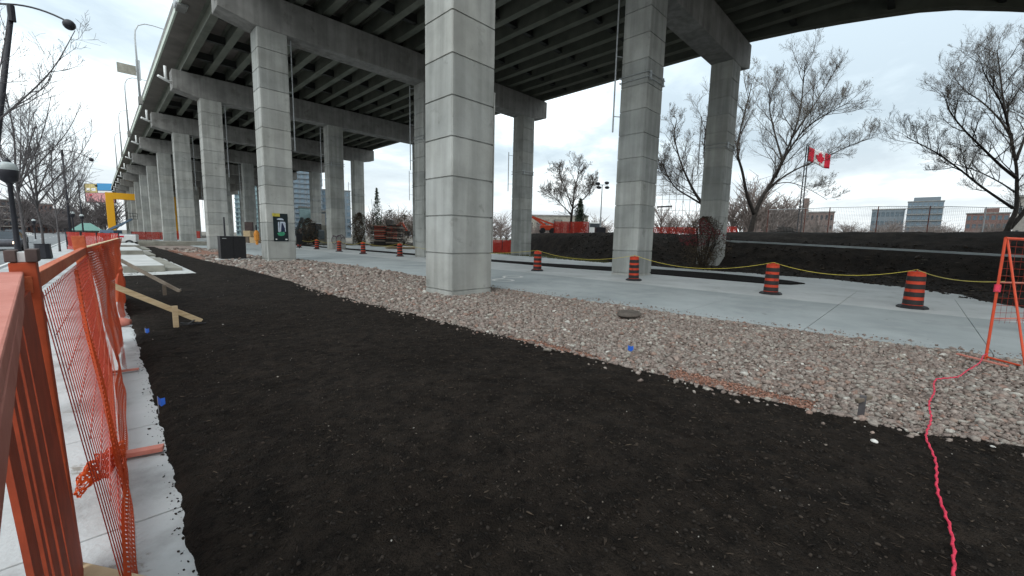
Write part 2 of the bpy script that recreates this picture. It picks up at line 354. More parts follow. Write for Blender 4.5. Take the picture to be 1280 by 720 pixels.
sheet('upland', [(74,-400),(900,-400),(900,120),(74,60)], 2.3, M['ground'])
# pale path on the bank's bench
bp = []
for yy in np.linspace(10.5, -5, 30):
    xs = np.linspace(15, 40, 501); d = toe_dist(xs, xs*0+yy); xa = xs[np.argmin(abs(d-6.0)+(xs < 22)*9)]; bp.append((xa, yy))
pb = MB(); z_ = lambda x, y: float(np.clip(1.41+.033*y, .9, 1.75))+.10
for (xa, ya), (xb, yb) in zip(bp[:-1], bp[1:]):
    pb.add([(xa,ya,z_(xa,ya)),(xa+1.4,ya,z_(xa,ya)),(xb+1.4,yb,z_(xb,yb)),(xb,yb,z_(xb,yb)),(xa,ya,z_(xa,ya)-.2),(xb,yb,z_(xb,yb)-.2)], [(3,2,1,0),(0,4,5,3)])
tag(pb.build('bank_path', M['path']), kind='structure')
# ---- topsoil bed
def soil_edge(y): return np.interp(y, [-8,-.74,-.2,1,5,11,15,22,28,36,50], [5.6,5.35,5.0,4.82,4.64,4.4,4.5,4.5,4.1,3.95,3.8])
def soil_h(X, Y):
    e = soil_edge(Y)+.22*(fbm(X*0+3, Y*2.1)-.45)+.10*(fbm(X*6, Y*6, 3)-.45)
    l = np.interp(Y, [1,2.3,3.5,5,8], [.165,.20,.232,.25,.29])+.06*(fbm(X*0+9, Y*2.3, 4)-.45)+.06*(fbm(X*9, Y*9, 4)-.45)
    h = .055+.05*(fbm(X*.8, Y*.8, 3)-.45)+.022*(fbm(X*5, Y*5, 3)-.45)+.034*(fbm(X*17, Y*17, 2)-.4)
    return h*sst(-.01, .10, X-l)*sst(-.04, .16, e-X)-.06*(1-sst(-.05, .03, X-l))-.08*(1-sst(-.10, .02, e-X))
grid('soil_bed', np.arange(.1,6.2,.028), np.concatenate([np.arange(-3,9,.028), np.arange(9,20,.09), np.arange(20,52,.3)]), soil_h, M['soil'])
# loose clods and pale specks on the soil
ICO_V = None
def ico():
    t = (1+5**.5)/2; v = np.array([(-1,t,0),(1,t,0),(-1,-t,0),(1,-t,0),(0,-1,t),(0,1,t),(0,-1,-t),(0,1,-t),(t,0,-1),(t,0,1),(-t,0,-1),(-t,0,1)], float)/math.hypot(1, t)
    f = np.array([(0,11,5),(0,5,1),(0,1,7),(0,7,10),(0,10,11),(1,5,9),(5,11,4),(11,10,2),(10,7,6),(7,1,8),(3,9,4),(3,4,2),(3,2,6),(3,6,8),(3,8,9),(4,9,5),(2,4,11),(6,2,10),(8,6,7),(9,8,1)])
    return v, f
IV, IF = ico()
def stones(name, P, size, m, tone, flat=.65, kind='stuff', ax=(1,1,1)):
    n = len(P); ax = np.array(ax); v = np.repeat(IV[None], n, 0)*(1+.38*(RNG.random((n,12,1))-.5)*2)
    v = v*(size[:,None,None]*np.stack([RNG.uniform(.75,1.35,n), RNG.uniform(.6,1.1,n), RNG.uniform(flat*.7,flat*1.2,n)], -1)[:,None,:]*ax)
    a = RNG.uniform(0, 6.28, n); b = RNG.normal(0, .35, n); ca, sa, cb, sb = np.cos(a), np.sin(a), np.cos(b), np.sin(b)
    x, y, z = v[...,0], v[...,1], v[...,2]; y, z = y*cb[:,None]-z*sb[:,None], y*sb[:,None]+z*cb[:,None]
    x, y = x*ca[:,None]-y*sa[:,None], x*sa[:,None]+y*ca[:,None]
    v = np.stack([x,y,z], -1)+P[:,None,:]; f = (IF[None]+np.arange(n)[:,None,None]*12).reshape(-1, 3)
    return tag(npmesh(name, v.reshape(-1, 3), f, m, False, attr=np.repeat(tone, 12)), kind=kind)
def scatter(n, x0, x1, y0, y1, power=2.2):
    """points denser towards the near end, as far as the eye can tell them apart"""
    t = RNG.random(n)**power; return RNG.uniform(x0, x1, n), y0+(y1-y0)*t
M['clod'] = tone_mat('soil_clods', [(0,(.007,.0055,.0045)),(.75,(.028,.0215,.017)),(1,(.05,.038,.029))])
n = 22000; x, y = scatter(n, .35, 5.2, -2.5, 11, 1.6); ok = x < soil_edge(y)-.08; x, y = x[ok], y[ok]
s = np.minimum(RNG.gamma(2., .0022, len(x))+.003, .013); z = soil_h(x, y)+s*.25
stones('soil_clods', np.stack([x,y,z], -1), s, M['clod'], RNG.random(len(x)))
n = 620; y = -1+13*RNG.random(n)**1.4; x = np.interp(y, [1,2.3,3.5,5,8], [.165,.20,.232,.25,.29])+.03-np.abs(RNG.normal(0,.035,n)); s = RNG.gamma(1.8, .0016, n)+.0014
stones('soil_crumbs', np.stack([x,y,.001+s*.4], -1), s, M['clod'], RNG.random(n))
M['speck'] = tone_mat('soil_specks', [(0,(.10,.08,.065)),(.7,(.22,.19,.16)),(1,(.5,.48,.44))])
n = 9000; x, y = scatter(n, .35, 5.2, -2.4, 12, 1.7); ok = x < soil_edge(y)-.06; x, y = x[ok], y[ok]
s = np.minimum(RNG.gamma(2.2, .0021, len(x))+.0025, .012); z = soil_h(x, y)+.003
M['sliver'] = tone_mat('wood_fibres', [(0,(.012,.009,.007)),(.6,(.035,.025,.018)),(.93,(.06,.044,.031)),(1,(.11,.085,.062))])
stones('wood_fibres', np.stack([x,y,z], -1), s, M['sliver'], RNG.random(len(x)), ax=(2.3,.45,.4))
n = 700; x, y = scatter(n, .4, 5.2, -2.2, 20, 1.8); ok = x < soil_edge(y)-.1; x, y = x[ok], y[ok]
s = RNG.gamma(1.5, .0019, len(x))+.0018; z = soil_h(x, y)+s*.5
stones('soil_specks', np.stack([x,y,z], -1), s, M['speck'], RNG.random(len(x)))
# ---- river stone bed
def bed_h(X, Y): return -.025+.05*(fbm(X*1.5, Y*1.5, 3)-.45)
gb = grid('stone_bed', np.arange(3.2,10.2,.12), np.concatenate([np.arange(-4,14,.12), np.arange(14,60,.5)]), bed_h, M['grit'])
M['pebble'] = tone_mat('river_stones', [(0,(.15,.118,.10)),(.22,(.225,.178,.155)),(.45,(.275,.223,.195)),(.62,(.265,.238,.21)),(.78,(.32,.268,.235)),(.86,(.25,.15,.115)),(.91,(.31,.275,.235)),(.97,(.37,.345,.305)),(1,(.52,.50,.455))])
xs, ys, ss = [], [], []
for (y0, y1, dens, sz) in ((-3.2,1.5,1700,.0150),(1.5,5,1350,.0160),(5,9,900,.0185),(9,16,460,.0245),(16,28,170,.036),(28,48,60,.052)):
    n = int((y1-y0)*5.6*dens); x = RNG.uniform(3.7, 9.8, n); yy = RNG.uniform(y0, y1, n)
    pn = np.interp(yy, [p[0] for p in PN], [p[1] for p in PN]); ok = (x > soil_edge(yy)+.02+.25*(fbm(x*0+3, yy*2.1)-.45)) & (x < pn-.02)
    xs.append(x[ok]); ys.append(yy[ok]); ss.append(np.minimum(RNG.gamma(2.2, sz/2.4, ok.sum())+sz*.3, sz*3.4))
x = np.concatenate(xs); y = np.concatenate(ys); s = np.concatenate(ss)
cols = (x > 6.78) & (x < 8.4)
for b in range(4): yb = 9.11+17.43*b; ok = ~(cols & (y > yb-.05) & (y < yb+1.33)); x, y, s, cols = x[ok], y[ok], s[ok], cols[ok]
red_zone = ((abs(y-1.35) < .75) & (x < soil_edge(y)+.42)) | ((abs(y-3.9) < .9) & (x < soil_edge(y)+.22)) | ((y > 29) & (y < 44) & (x < 6.2) & (vnoise(x*.8, y*.3) > .35))
def put_stones(name, sel, m):
    stones(name, np.stack([x[sel], y[sel], bed_h(x[sel], y[sel])+s[sel]*.35+RNG.uniform(0, .012, sel.sum())], -1), s[sel], m, RNG.random(sel.sum()))
put_stones('river_stones', ~red_zone, M['pebble'])
ns = 900; sy_ = -2.5+16*RNG.random(ns)**1.6; sx_ = soil_edge(sy_)-np.abs(RNG.normal(0,.16,ns)); s_s = RNG.gamma(2.,.007,ns)+.006
stones('spilled_stones', np.stack([sx_,sy_,soil_h(sx_,sy_)+s_s*.3], -1), s_s, M['pebble'], RNG.random(ns))
M['rpebble'] = tone_mat('red_stones', [(0,(.16,.075,.05)),(.5,(.30,.15,.105)),(1,(.36,.22,.17))])
rz_ = np.where(red_zone)[0]; x = np.concatenate([x[rz_]+RNG.normal(0,.03,len(rz_)) for _ in range(3)]); y = np.concatenate([y[rz_]+RNG.normal(0,.03,len(rz_)) for _ in range(3)]); s = np.tile(s[rz_]*.42, 3)
put_stones('red_stones', np.ones(len(x), bool), M['rpebble'])
sheet('red_ground', [(4.1,28.5),(6.6,29.5),(6.5,44),(4.2,46)], .03, M['red_grit'])
ns = 420; y_ = -1.5+14*RNG.random(ns)**1.5; x_ = np.interp(y_, [p[0] for p in PN], [p[1] for p in PN])+np.abs(RNG.normal(0,.22,ns)); s_p = RNG.gamma(2.,.0045,ns)+.004
stones('path_grit', np.stack([x_,y_,.022+s_p*.3], -1), s_p, M['pebble'], RNG.random(ns)*.6)
def rock(loc, s, label, m, name='rock', sc3=(1,1,.7)):
    me = MB(); vv, ff = ico(); vv = vv*(1+.25*(RNG.random((12,1))-.5)*2)*np.array(sc3)*s
    me.add([(a+loc[0],b+loc[1],c+loc[2]) for a, b, c in vv], [tuple(q) for q in ff])
    o = me.build(name, m, smooth=False); sb = o.modifiers.new('s', 'SUBSURF'); sb.levels = sb.render_levels = 2
    tag(o, label, name.replace('_', ' ')); return o
M['palerock'] = rough('pale_rock', (.45,.43,.40), (.66,.64,.60), 20, .9, .3)
p = G(1092,560); rock((p.x,p.y,.055), .034, 'pale pebble lying alone on the dark soil near the wooden stake', M['palerock'])
p = G(1240,568); rock((p.x,p.y,.055), .032, 'pale pebble on the dark soil to the right of the pink rope', M['palerock'])
p = G(784,397); rock((p.x,p.y,.085), .40, 'flat round brown stone slab lying on the pale stones beside the path', rough('brown_stone', (.065,.054,.046), (.125,.105,.09), 9, .9, .3), 'flat_stone', (1.0,.8,.24))
# ---------------------------------------------------------------- viaduct
Y0, SP, CT = 9.11, 17.43, 1.285
CX = ((6.83,8.35),(17.34,18.85),(27.9,29.42)); ZT = 12.71
def column_mesh():
    b = MB(); prof = [(-1.2,0)]; k = 0
    while True:
        z = .13+1.0483*k
        if z > ZT-.1: break
        prof += [(z-.021,0),(z-.015,.035),(z+.015,.035),(z+.021,0)]; k += 1
    prof.append((ZT,0)); w, t, ch = .76, CT/2, .035; o = 0
    for z, i in prof:
        a, c = w-i, t-i; b.v += [(-a+ch,-c,z),(a-ch,-c,z),(a,-c+ch,z),(a,c-ch,z),(a-ch,c,z),(-a+ch,c,z),(-a,c-ch,z),(-a,-c+ch,z)]
    for j in range(len(prof)-1):
        for q in range(8): b.f.append((j*8+q, j*8+(q+1)%8, j*8+8+(q+1)%8, j*8+8+q))
    return b
pier = thing('bridge_pier', 'nearest three column concrete pier bent, its left column the widest in view', 'bridge pier', (0,Y0,0), 0, 'concrete pier bents of the viaduct')
cm = column_mesh(); first = None
for i, (a, b_) in enumerate(CX):
    if first is None: o = first = cm.build('column', M['col'], pier)
    else: o = first.copy(); COL.objects.link(o); o.parent = pier
    o.location = ((a+b_)/2, CT/2, 0)
# cap beam with haunched cantilever ends
cb = MB(); pr = [(5.1,13.06),(6.75,ZT+.002),(8.43,ZT+.002),(17.26,ZT+.002),(29.5,ZT+.002),(31.09,13.08),(31.09,14.54),(5.1,14.54)]
nP = len(pr); cb.add([(x,-.03,z) for x, z in pr]+[(x,CT+.03,z) for x, z in pr], [tuple(range(nP)), tuple(reversed(range(nP,2*nP)))]+[((i+1)%nP,i,nP+i,nP+(i+1)%nP) for i in range(nP)])
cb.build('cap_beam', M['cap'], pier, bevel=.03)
brg = None
GX = [6.0+i*1.556 for i in range(17)]
for gx in GX:
    if brg is None: brg = o = MB().box((-.22,.3,14.545),(.22,.95,14.74)).build('bearing', M['diaph'], pier)
    else: o = brg.copy(); COL.objects.link(o); o.parent = pier
    o.location.x = gx
# downpipes on stand-off brackets
def pipe(x, y, bx, by, z0, z1):
    b = MB().tube([(x,y,z0),(x,y,z1)], .035, 8); zz = z0+.7
    while zz < z1: b.bar((x,y,zz),(bx,by,zz),.03,.03); zz += 2.6
    b.build('downpipe', M['galv'], pier)
pipe(8.66,.45,8.352,.45,6.5,12.68); pipe(17.1,1.45,17.36,1.27,6.6,12.68); pipe(27.6,1.5,27.92,1.27,6.0,9.6)
for i, zc in ((1,8.75),(2,7.6)):
    a, b_ = CX[i]; cl = MB()
    for dz in (0,.22):
        for p, q in (((a-.06,-.06),(b_+.06,-.06)),((b_+.06,-.06),(b_+.06,CT+.06)),((b_+.06,CT+.06),(a-.06,CT+.06)),((a-.06,CT+.06),(a-.06,-.06))):
            cl.tube([(p[0],p[1],zc+dz),(q[0],q[1],zc+dz)], .018, 6)
    for xx in (a+.2, b_-.1): cl.box((xx-.03,-.09,zc-.08),(xx+.03,-.005,zc+.3))
    cl.build('cable_clamp', M['galv'], pier)
# white drain outlet on the cantilever end
dr = MB().tube([(4.75,.3,14.7),(4.75,.3,13.6)], .10, 10).tube([(4.25,.0,13.75),(4.75,.3,13.62),(5.15,.5,13.55)], .10, 10)
dr.build('drain_pipe', M['white'], pier, smooth=True)
words = ['', 'concrete pier bent with the dark poster on its street side column', 'concrete pier bent standing just left of the black cabinet', 'concrete pier bent next behind the one beside the black cabinet',
 'slim concrete pier bent, second behind the one beside the black cabinet', 'slim concrete pier bent, third behind the one beside the black cabinet', 'slim concrete pier bent, fourth behind the one beside the black cabinet', 'narrow far concrete pier bent, fifth behind the one beside the black cabinet', 'narrow far concrete pier bent, sixth behind the one beside the black cabinet', 'distant concrete pier bent, last but one before the yellow portal', 'distant concrete pier bent rising directly beside the yellow portal']
for k in range(1, 11): dup(pier, (0, Y0+SP*k, 0), label=words[k])
# deck
YA, YB = -26., 230.
deck = thing('elevated_highway', 'elevated highway deck on dark steel girders spanning the concrete piers', 'highway deck', (0,0,0))
ey = [YB,40,9.1,6.5,4.5,2.9,1.2,-.3,-2.4,-5,-9,-15,YA]; ex = [30.9,30.9,30.9,31.4,32.0,32.6,33.3,34.3,36.4,39.2,43,48,56]
def edge_x(y): return float(np.interp(y, ey[::-1], ex[::-1]))
NS = 26
ysl = np.unique(np.concatenate([np.linspace(YA, 12, NS), np.array(ey), [YB]]))[::-1]
sl = MB(); pts = [(4.72,YB),(4.72,YA)]+[(edge_x(v)+1.0,v) for v in ysl[::-1]]
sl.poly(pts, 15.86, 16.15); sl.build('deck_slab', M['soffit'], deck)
lp = MB().box((4.60,YA,15.84),(4.715,YB,16.20)); lp.build('fascia', M['rail'], deck)
MB().box((4.725,YA,16.155),(5.1,YB,17.05)).build('parapet', M['cap'], deck)
rp = MB()
for a, b_ in zip(ysl[:-1], ysl[1:]): rp.bar((edge_x(a)+.8,a,16.6),(edge_x(b_)+.8,b_,16.6),.35,.9)
rp.build('parapet', M['cap'], deck)
def girder(xf, ys):
    b = MB()
    for a, c in zip(ys[:-1], ys[1:]):
        pa, pc = xf(a), xf(c)
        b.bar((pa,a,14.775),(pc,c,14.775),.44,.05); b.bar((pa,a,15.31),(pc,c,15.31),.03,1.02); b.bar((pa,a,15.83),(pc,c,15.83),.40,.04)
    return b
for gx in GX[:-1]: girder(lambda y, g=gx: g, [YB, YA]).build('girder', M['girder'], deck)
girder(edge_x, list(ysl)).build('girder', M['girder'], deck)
for k in range(44):
    yy = YA+2.3+k*SP/4
    if yy > 165: break
    d = MB(); bays = GX[:-1]+[edge_x(yy)]
    for a, b_ in zip(bays[:-1], bays[1:]):
        onp = abs(((yy-Y0-CT/2)/SP)-round((yy-Y0-CT/2)/SP))*SP < 1.6
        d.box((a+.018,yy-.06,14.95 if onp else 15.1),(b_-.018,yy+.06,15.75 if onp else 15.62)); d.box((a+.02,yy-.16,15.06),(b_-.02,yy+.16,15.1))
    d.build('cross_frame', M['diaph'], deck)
# scupper / box on the deck edge near the camera
sb = thing('scupper_box', 'rounded grey junction box bolted under the deck edge above the near pier', 'utility box', (0,0,0))
pb_ = AT(226,4,26.); MB().box((-.35,-.5,-.30),(.35,.5,.35), Matrix.Translation(pb_)).build('housing', M['galv'], sb, bevel=.12)
MB().box((-.25,-.56,-.35),(.25,.56,-.28), Matrix.Translation(pb_)).build('bracket', M['cap'], sb)
# highway lamps on the deck edge
def deck_lamp(y, label):
    t = thing('highway_lamp', label, 'street lamp', (4.55,y,16.2), 0, 'lamps along the deck edge')
    MB().box((-.32,-.3,-.75),(.05,.3,.05)).build('bracket_base', M['cap'], t, bevel=.03)
    MB().tube([(-.15,0,.0),(-.15,0,6.2),(-.08,0,7.0),(.18,0,7.6),(.75,0,7.95),(1.4,0,8.02),(3.0,0,7.95)], [.11,.075,.065,.06,.055,.05,.045], 8).build('pole', M['galv'], t, smooth=True)
    MB().ball((3.2,0,7.9), .3, 1.3, .6, .35).build('lamp_head', M['galv'], t, smooth=True); return t
dl = deck_lamp(63, 'highway lamp on the deck edge with the rectangular sign beside it')
for yy, l in ((86,'curved highway lamp on the deck edge, next behind the signed one'),(110,'curved highway lamp on the deck edge, second behind the signed one'),(136,'small far highway lamp on the deck edge nearest the billboard')): dup(dl, (4.55,yy,16.2), label=l)
sg = thing('highway_sign', 'grey back of a rectangular highway sign on the first deck edge lamp', 'road sign', (4.4,63.2,19.0))
MB().box((-1.65,-.04,-.5),(-.12,.04,.5)).build('sign_panel', M['block'], sg); MB().box((-1.6,.045,-.05),(.05,.1,.05)).build('bracket', M['galv'], sg); MB().box((-.1,-.1,-.9),(.25,.1,1.2)).build('clamp_plate', M['galv'], sg)
# poster on the second pier, facing the camera
po = thing('poster', 'dark green poster with white jar picture and yellow tag on the pier', 'poster', (7.56,Y0+SP-.02,1.96))
MB().box((-.385,-.012,-.80),(.385,.012,.80)).build('backing', plain('poster_dark', (.006,.014,.017), .5), po)
j = MB()
jar = [(-.16,.35),(.20,.35),(.24,.28),(.24,-.30),(.19,-.36),(-.14,-.36),(-.18,-.30),(-.18,.28)]
def flat(b, pts, yy): b.add([(x,yy,z) for x, z in pts], [tuple(range(len(pts)))]); return b
flat(j, [(-.03,.33),(.22,.33),(.26,.26),(.26,-.22),(.16,-.28),(-.05,-.24)], -.0135); flat(j, [(-.14,.3),(-.07,.33),(-.06,-.28),(-.15,-.24)], -.0135)
flat(j, [(-.16,.44),(.17,.42),(.14,.49),(.06,.53),(-.08,.53),(-.2,.47)], -.0135)
j.build('picture', plain('poster_white', (.42,.47,.55), .5), po)
flat(MB(), [(.05,.24),(.10,.26),(.22,-.05),(.22,-.26),(.0,-.26),(.02,0)], -.0145).build('dark_shape', plain('poster_ink', (.01,.018,.05), .5), po)
flat(MB(), [(-.2,-.34),(-.08,-.27),(.12,-.26),(.22,-.34),(.15,-.46),(0,-.50),(-.14,-.47)], -.0145).build('green_base', plain('poster_green', (.04,.26,.14), .5), po)
bl = MB(); flat(bl, [(-.30,-.66),(-.22,-.66),(-.22,-.72),(-.30,-.72)], -.0135); flat(bl, [(.22,-.66),(.33,-.66),(.33,-.72),(.22,-.72)], -.0135); bl.build('marks', M['white'], po)
yt = MB().box((-.42,-.028,.62),(-.03,-.0135,.80)); yt.build('yellow_tag', plain('poster_yellow', (.45,.38,.06), .5), po)
s2 = thing('small_sign', 'small dark sign plate on a post right of the poster pier', 'sign', (0,0,0)); q = AT(374,299,44); MB().box((-.3,-.03,-.5),(.3,.03,.6), Matrix.Translation(q)).build('sign_panel', M['black_panel'], s2); MB().box((-.04,.03,-1.4),(.04,.09,.6), Matrix.Translation(q)).build('post', M['dark_metal'], s2)
# graffiti on the middle column of the third bent
gf = MB(); gy = Y0+2*SP-.008
for (ox, oz, r) in ((17.62,1.0,.28),(18.1,1.05,.30),(18.55,.95,.24)):
    gf.tube([(ox+r*math.cos(t), gy, oz+r*1.5*math.sin(t)) for t in np.linspace(.4, 5.6, 14)], .03, 4)
gf.tube([(17.45,gy,1.5),(17.9,gy,1.35),(18.4,gy,1.6),(18.75,gy,1.3)], .03, 4)
tag(gf.build('graffiti', plain('purple_spray', (.12,.07,.10), .8)), 'purple looping graffiti sprayed on the middle column beyond the drums', 'graffiti')
rpz = MB().box((8.353,Y0+.0,1.2),(8.372,Y0+.9,5.8)); tag(rpz.build('repair_patch', M['col']), 'slightly proud concrete repair patch on side of nearest column', 'repair patch')
# ---------------------------------------------------------------- fence on the left
def lerp(a, b, t): return Vector(a)*(1-t)+Vector(b)*t
def net_sheet(name, top0, top1, bot0, bot1, m, parent, wr=.02, nu=26, nv=16, seed=0, sag=0.):
    b = MB(); b.uv = []; top0, top1, bot0, bot1 = map(Vector, (top0, top1, bot0, bot1)); L = ((top1-top0).length+(bot1-bot0).length)/2; Hh = (top0-bot0).length
    nrm = (top1-top0).cross(bot0-top0).normalized()
    for i in range(nu+1):
        for k in range(nv+1):
            u, v = i/nu, k/nv; p = lerp(lerp(top0, top1, u), lerp(bot0, bot1, u), v)
            w = wr*(math.sin(u*9+v*3+seed)+.6*math.sin(u*23+seed*2+v*2)+.5*math.sin(v*11+seed))
            p = p+nrm*w; p.z -= sag*math.sin(math.pi*u)*(1-v); b.v.append(tuple(p)); b.uv.append((u*L+w, v*Hh))
    for i in range(nu):
        for k in range(nv): a = i*(nv+1)+k; b.f.append((a, a+1, a+nv+2, a+nv+1))
    return b.build(name, m, parent, smooth=True)
TP = [Vector((-.035,.18,1.45)), Vector((-.222,2.58,1.45)), Vector((-.115,6.35,1.45)), Vector((.325,12.9,1.45))]   # rail line
BP = [Vector((-.06,.18,.0)), Vector((-.035,2.62,.0)), Vector((-.01,6.35,.0)), Vector((.27,12.9,.0))]
def post(p, q, parent, extra=.1, w=.09, t=.05):
    d = (Vector(p)-Vector(q)).normalized(); MB().bar(q, Vector(p)+d*extra, w, t, (1,0,0)).build('post', M['orange_wood'], parent, bevel=.004)
# near panel: only its flat cap board, post and slats come into view
f1 = thing('site_fence', 'orange painted wooden fence rail and post nearest the lower left corner', 'fence', (0,0,0), 0, 'orange site fence along the sidewalk')
MB().bar(TP[0]+Vector((-.045,-.3,0)), TP[1]+Vector((-.045,0,0)), .088, .04).build('top_rail', M['pink_wood'], f1, bevel=.005)
MB().bar(TP[0]+Vector((-.010,-.3,-.055)), TP[1]+Vector((-.014,0,-.055)), .022, .065).build('side_rail', M['pink_wood'], f1, bevel=.004)
MB().bar((-.195,2.63,0),(-.225,2.63,1.506),.09,.075,(1,0,0)).build('post', plain('deep_orange_paint', (.36,.058,.018), .6), f1, bevel=.004)
sl_ = MB()
for ya, yb in ((2.56,2.10),(2.06,1.90),(1.84,1.70),(1.655,1.60),(1.53,1.40)):
    xa, xb = (-.185-.03*(2.6-v) if 0 else -.165+.02*(2.6-v) for v in (ya, yb)); xm = (xa+xb)/2
    sl_.add([(xa+.015,ya,.02),(xb+.015,yb,.02),(xb-.045,yb,1.395),(xa-.045,ya,1.395),(xa+.003,ya,.02),(xb+.003,yb,.02),(xb-.057,yb,1.395),(xa-.057,ya,1.395)], [(3,2,1,0),(4,5,6,7),(0,1,5,4),(2,3,7,6),(1,2,6,5),(3,0,4,7)])
sl_.build('slats', plain('deep_orange_lath', (.30,.046,.016), .6), f1)
pbk = MB().box((-.270,2.58,1.508),(-.238,2.68,1.556)).box((-.214,2.57,1.508),(-.180,2.69,1.560)); pbk.build('post_block', plain('dark_block', (.085,.06,.055), .8), f1, bevel=.003)
MB().box((-.237,2.60,1.508),(-.215,2.66,1.548)).build('post_tag', M['white'], f1)
f2 = thing('site_fence', 'orange wire fence panel with the loose netting bundle at its foot', 'fence', (0,0,0), 0, 'orange site fence along the sidewalk')
MB().bar(TP[1]+Vector((0,0,-.035)), TP[2]+Vector((0,0,-.035)), .04, .07).build('top_rail', M['orange_wood'], f2, bevel=.004)
ww = MB(); n_ = 46
for i in range(n_+1):
    u = .015+.975*i/n_; ub = -.10+1.09*i/n_; ww.tube([lerp(TP[1], TP[2], u)+Vector((.03,0,-.08)), lerp(BP[1], BP[2], ub)+Vector((.02,0,.04))], .0021, 4, False)
for k in range(9):
    v = .06+k*.115; ww.tube([lerp(lerp(TP[1], BP[1], v), lerp(TP[2], BP[2], v), u)+Vector((.035,0,0)) for u in (.0,.25,.5,.75,.99)], .0024, 4, False)
ww.build('wire_mesh', M['wire'], f2)
def on(u, v, off=.05): return lerp(lerp(TP[1], TP[2], u), lerp(BP[1], BP[2], u), v)+Vector((off,0,0))
net_sheet('netting', on(.38,.06), on(.99,.05), on(.30,.62), on(.99,.62), M['net_pink'], f2, .012)
net_sheet('netting', on(.33,.62,.055), on(.99,.62,.055), on(-.02,.92,.05), on(.99,.99,.05), M['net_pink'], f2, .012, seed=3)
net_sheet('netting_fold', on(.31,.05,.06), on(.37,.05,.06), on(.13,.93,.05), on(.20,.93,.06), M['net_dense'], f2, .008, 6, 16, 5)
net_sheet('netting_hem', on(-.13,.90,.035), on(1.0,.83,.09), on(-.13,1.0,.05), on(1.0,1.0,.10), M['net_dense'], f2, .012, 30, 5, 2)
bn = MB(); bn.uv = []; nr, nk = 34, 16
for i in range(nr+1):
    u = i/nr; c = Vector((-.17,3.05,.24)).lerp(Vector((.02,3.62,.25)), u)+Vector((0,0,.03*math.sin(u*6))); env = math.sin(math.pi*min(.97, max(.03, u)))**.5
    for k in range(nk):
        t = 2*math.pi*k/nk; r_ = env*(.062+.018*math.sin(3*t+u*11)+.010*math.sin(5*t-u*27)+.006*math.sin(9*t+u*40)); bn.v.append(tuple(c+Vector((.8*r_*math.cos(t), .3*r_*math.sin(2*t+u*4), r_*math.sin(t))))); bn.uv.append((u*.62, k*.028))
for i in range(nr):
    for k in range(nk): bn.f.append((i*nk+k, i*nk+(k+1)%nk, (i+1)*nk+(k+1)%nk, (i+1)*nk+k))
bn.build('netting_bundle', M['net'], f2, smooth=True)
f3 = thing('site_fence', 'far end of the near fence wrapped in folded orange netting', 'fence', (0,0,0), 0, 'orange site fence along the sidewalk')
post(TP[2]+Vector((-.03,0,.06)), BP[2]+Vector((-.03,0,0)), f3, .06, .1, .1)
MB().bar(TP[2]+Vector((0,0,-.03)), TP[3]+Vector((0,0,-.03)), .05, .06).build('top_rail', M['lumber'], f3, bevel=.004)
post(TP[3]+Vector((-.03,0,-.02)), BP[3]+Vector((-.03,0,0)), f3, .02, .1, .1)
def on3(u, v, off=.05): return lerp(lerp(TP[2], TP[3], u), lerp(BP[2], BP[3], u), v)+Vector((off,0,0))
net_sheet('netting', on3(-.03,.0,.07), on3(.30,.0,.07), on3(-.03,.98,.06), on3(.28,.98,.06), M['net_dense'], f3, .02, 16, 18, 1)
net_sheet('netting', on3(.22,.0,.05), on3(1.0,.0,.05), on3(.22,.42,.05), on3(1.0,.42,.05), M['net_dense'], f3, .02, 20, 8, 4)
net_sheet('netting', on3(.62,.42,.05), on3(1.0,.42,.05), on3(.60,1.0,.05), on3(1.0,1.0,.05), M['net_dense'], f3, .025, 12, 10, 6)
net_sheet('netting', on3(.0,.0,.10), on3(.10,.0,.10), on3(-.02,.95,.13), on3(.08,.95,.12), M['net_pink'], f3, .015, 6, 14, 8)
# boards lying across the sidewalk strip, sand sock, sleeper
def board(p, q, w, h, m, label, name='plank', z=.02):
    o = MB().bar((p[0],p[1],z+h/2),(q[0],q[1],z+h/2), w, h).build(name, m, bevel=.004); tag(o, label, 'plank'); return o
p = G(148,576); q = G(205,565); board(p, q, .07, .035, M['pink_wood'], 'pink painted board lying across the pale sidewalk strip')
p = G(136,469); q = G(174,464); board(p, q, .05, .02, M['pink_wood'], 'thin pink lath across the sidewalk strip behind the pink board')
p = G(88,738); q = G(245,775); board(p, q, .10, .085, M['lumber'], 'thick tan timber sleeper under the fence at bottom edge', 'timber')
so = MB().tube([(.02,9.6,.10),(.10,9.55,.09),(.2,9.5,.08),(.29,9.45,.075)], [.05,.075,.075,.05], 10); tag(so.build('sand_sock', M['pink_wood'], smooth=True), 'short orange sand sock lying at the fence foot by the brace', 'sandbag')
# timber braces with stakes
def brace(a, b_, st, m, label, w=.085):
    t = thing('fence_brace', label, 'brace', (0,0,0), 0, 'timber braces propping the fence'); a, b_ = Vector(a), Vector(b_)
    MB().bar(a, b_, .04, w).build('strut', m, t, bevel=.003)
    MB().bar((st[0],st[1]-.055,-.1),(st[0],st[1]-.055,st[2]),.035,.075,(1,0,0)).build('stake', m, t, bevel=.003); return t
e = G(252,405); s_ = G(220,411)
brace((.06,8.95,.80),(e.x,e.y,.05),(s_.x,s_.y,.40), M['lumber'], 'bright new timber brace running from the fence to a stake in the soil')
e = G(226,367); s_ = G(206,371); brace((.38,14.9,.84),(e.x,e.y,.05),(s_.x,s_.y,.30), M['oldwood'], 'grey weathered timber brace just in front of the concrete pads')
dbs = MB(); p = G(243,409)
for k in range(7): a = random.uniform(0,6.28); c = Vector((p.x+random.uniform(-.12,.12),p.y+random.uniform(-.12,.12),.07)); dbs.bar(c, c+Vector((.18*math.cos(a),.18*math.sin(a),random.uniform(-.01,.05))),.03,.012)
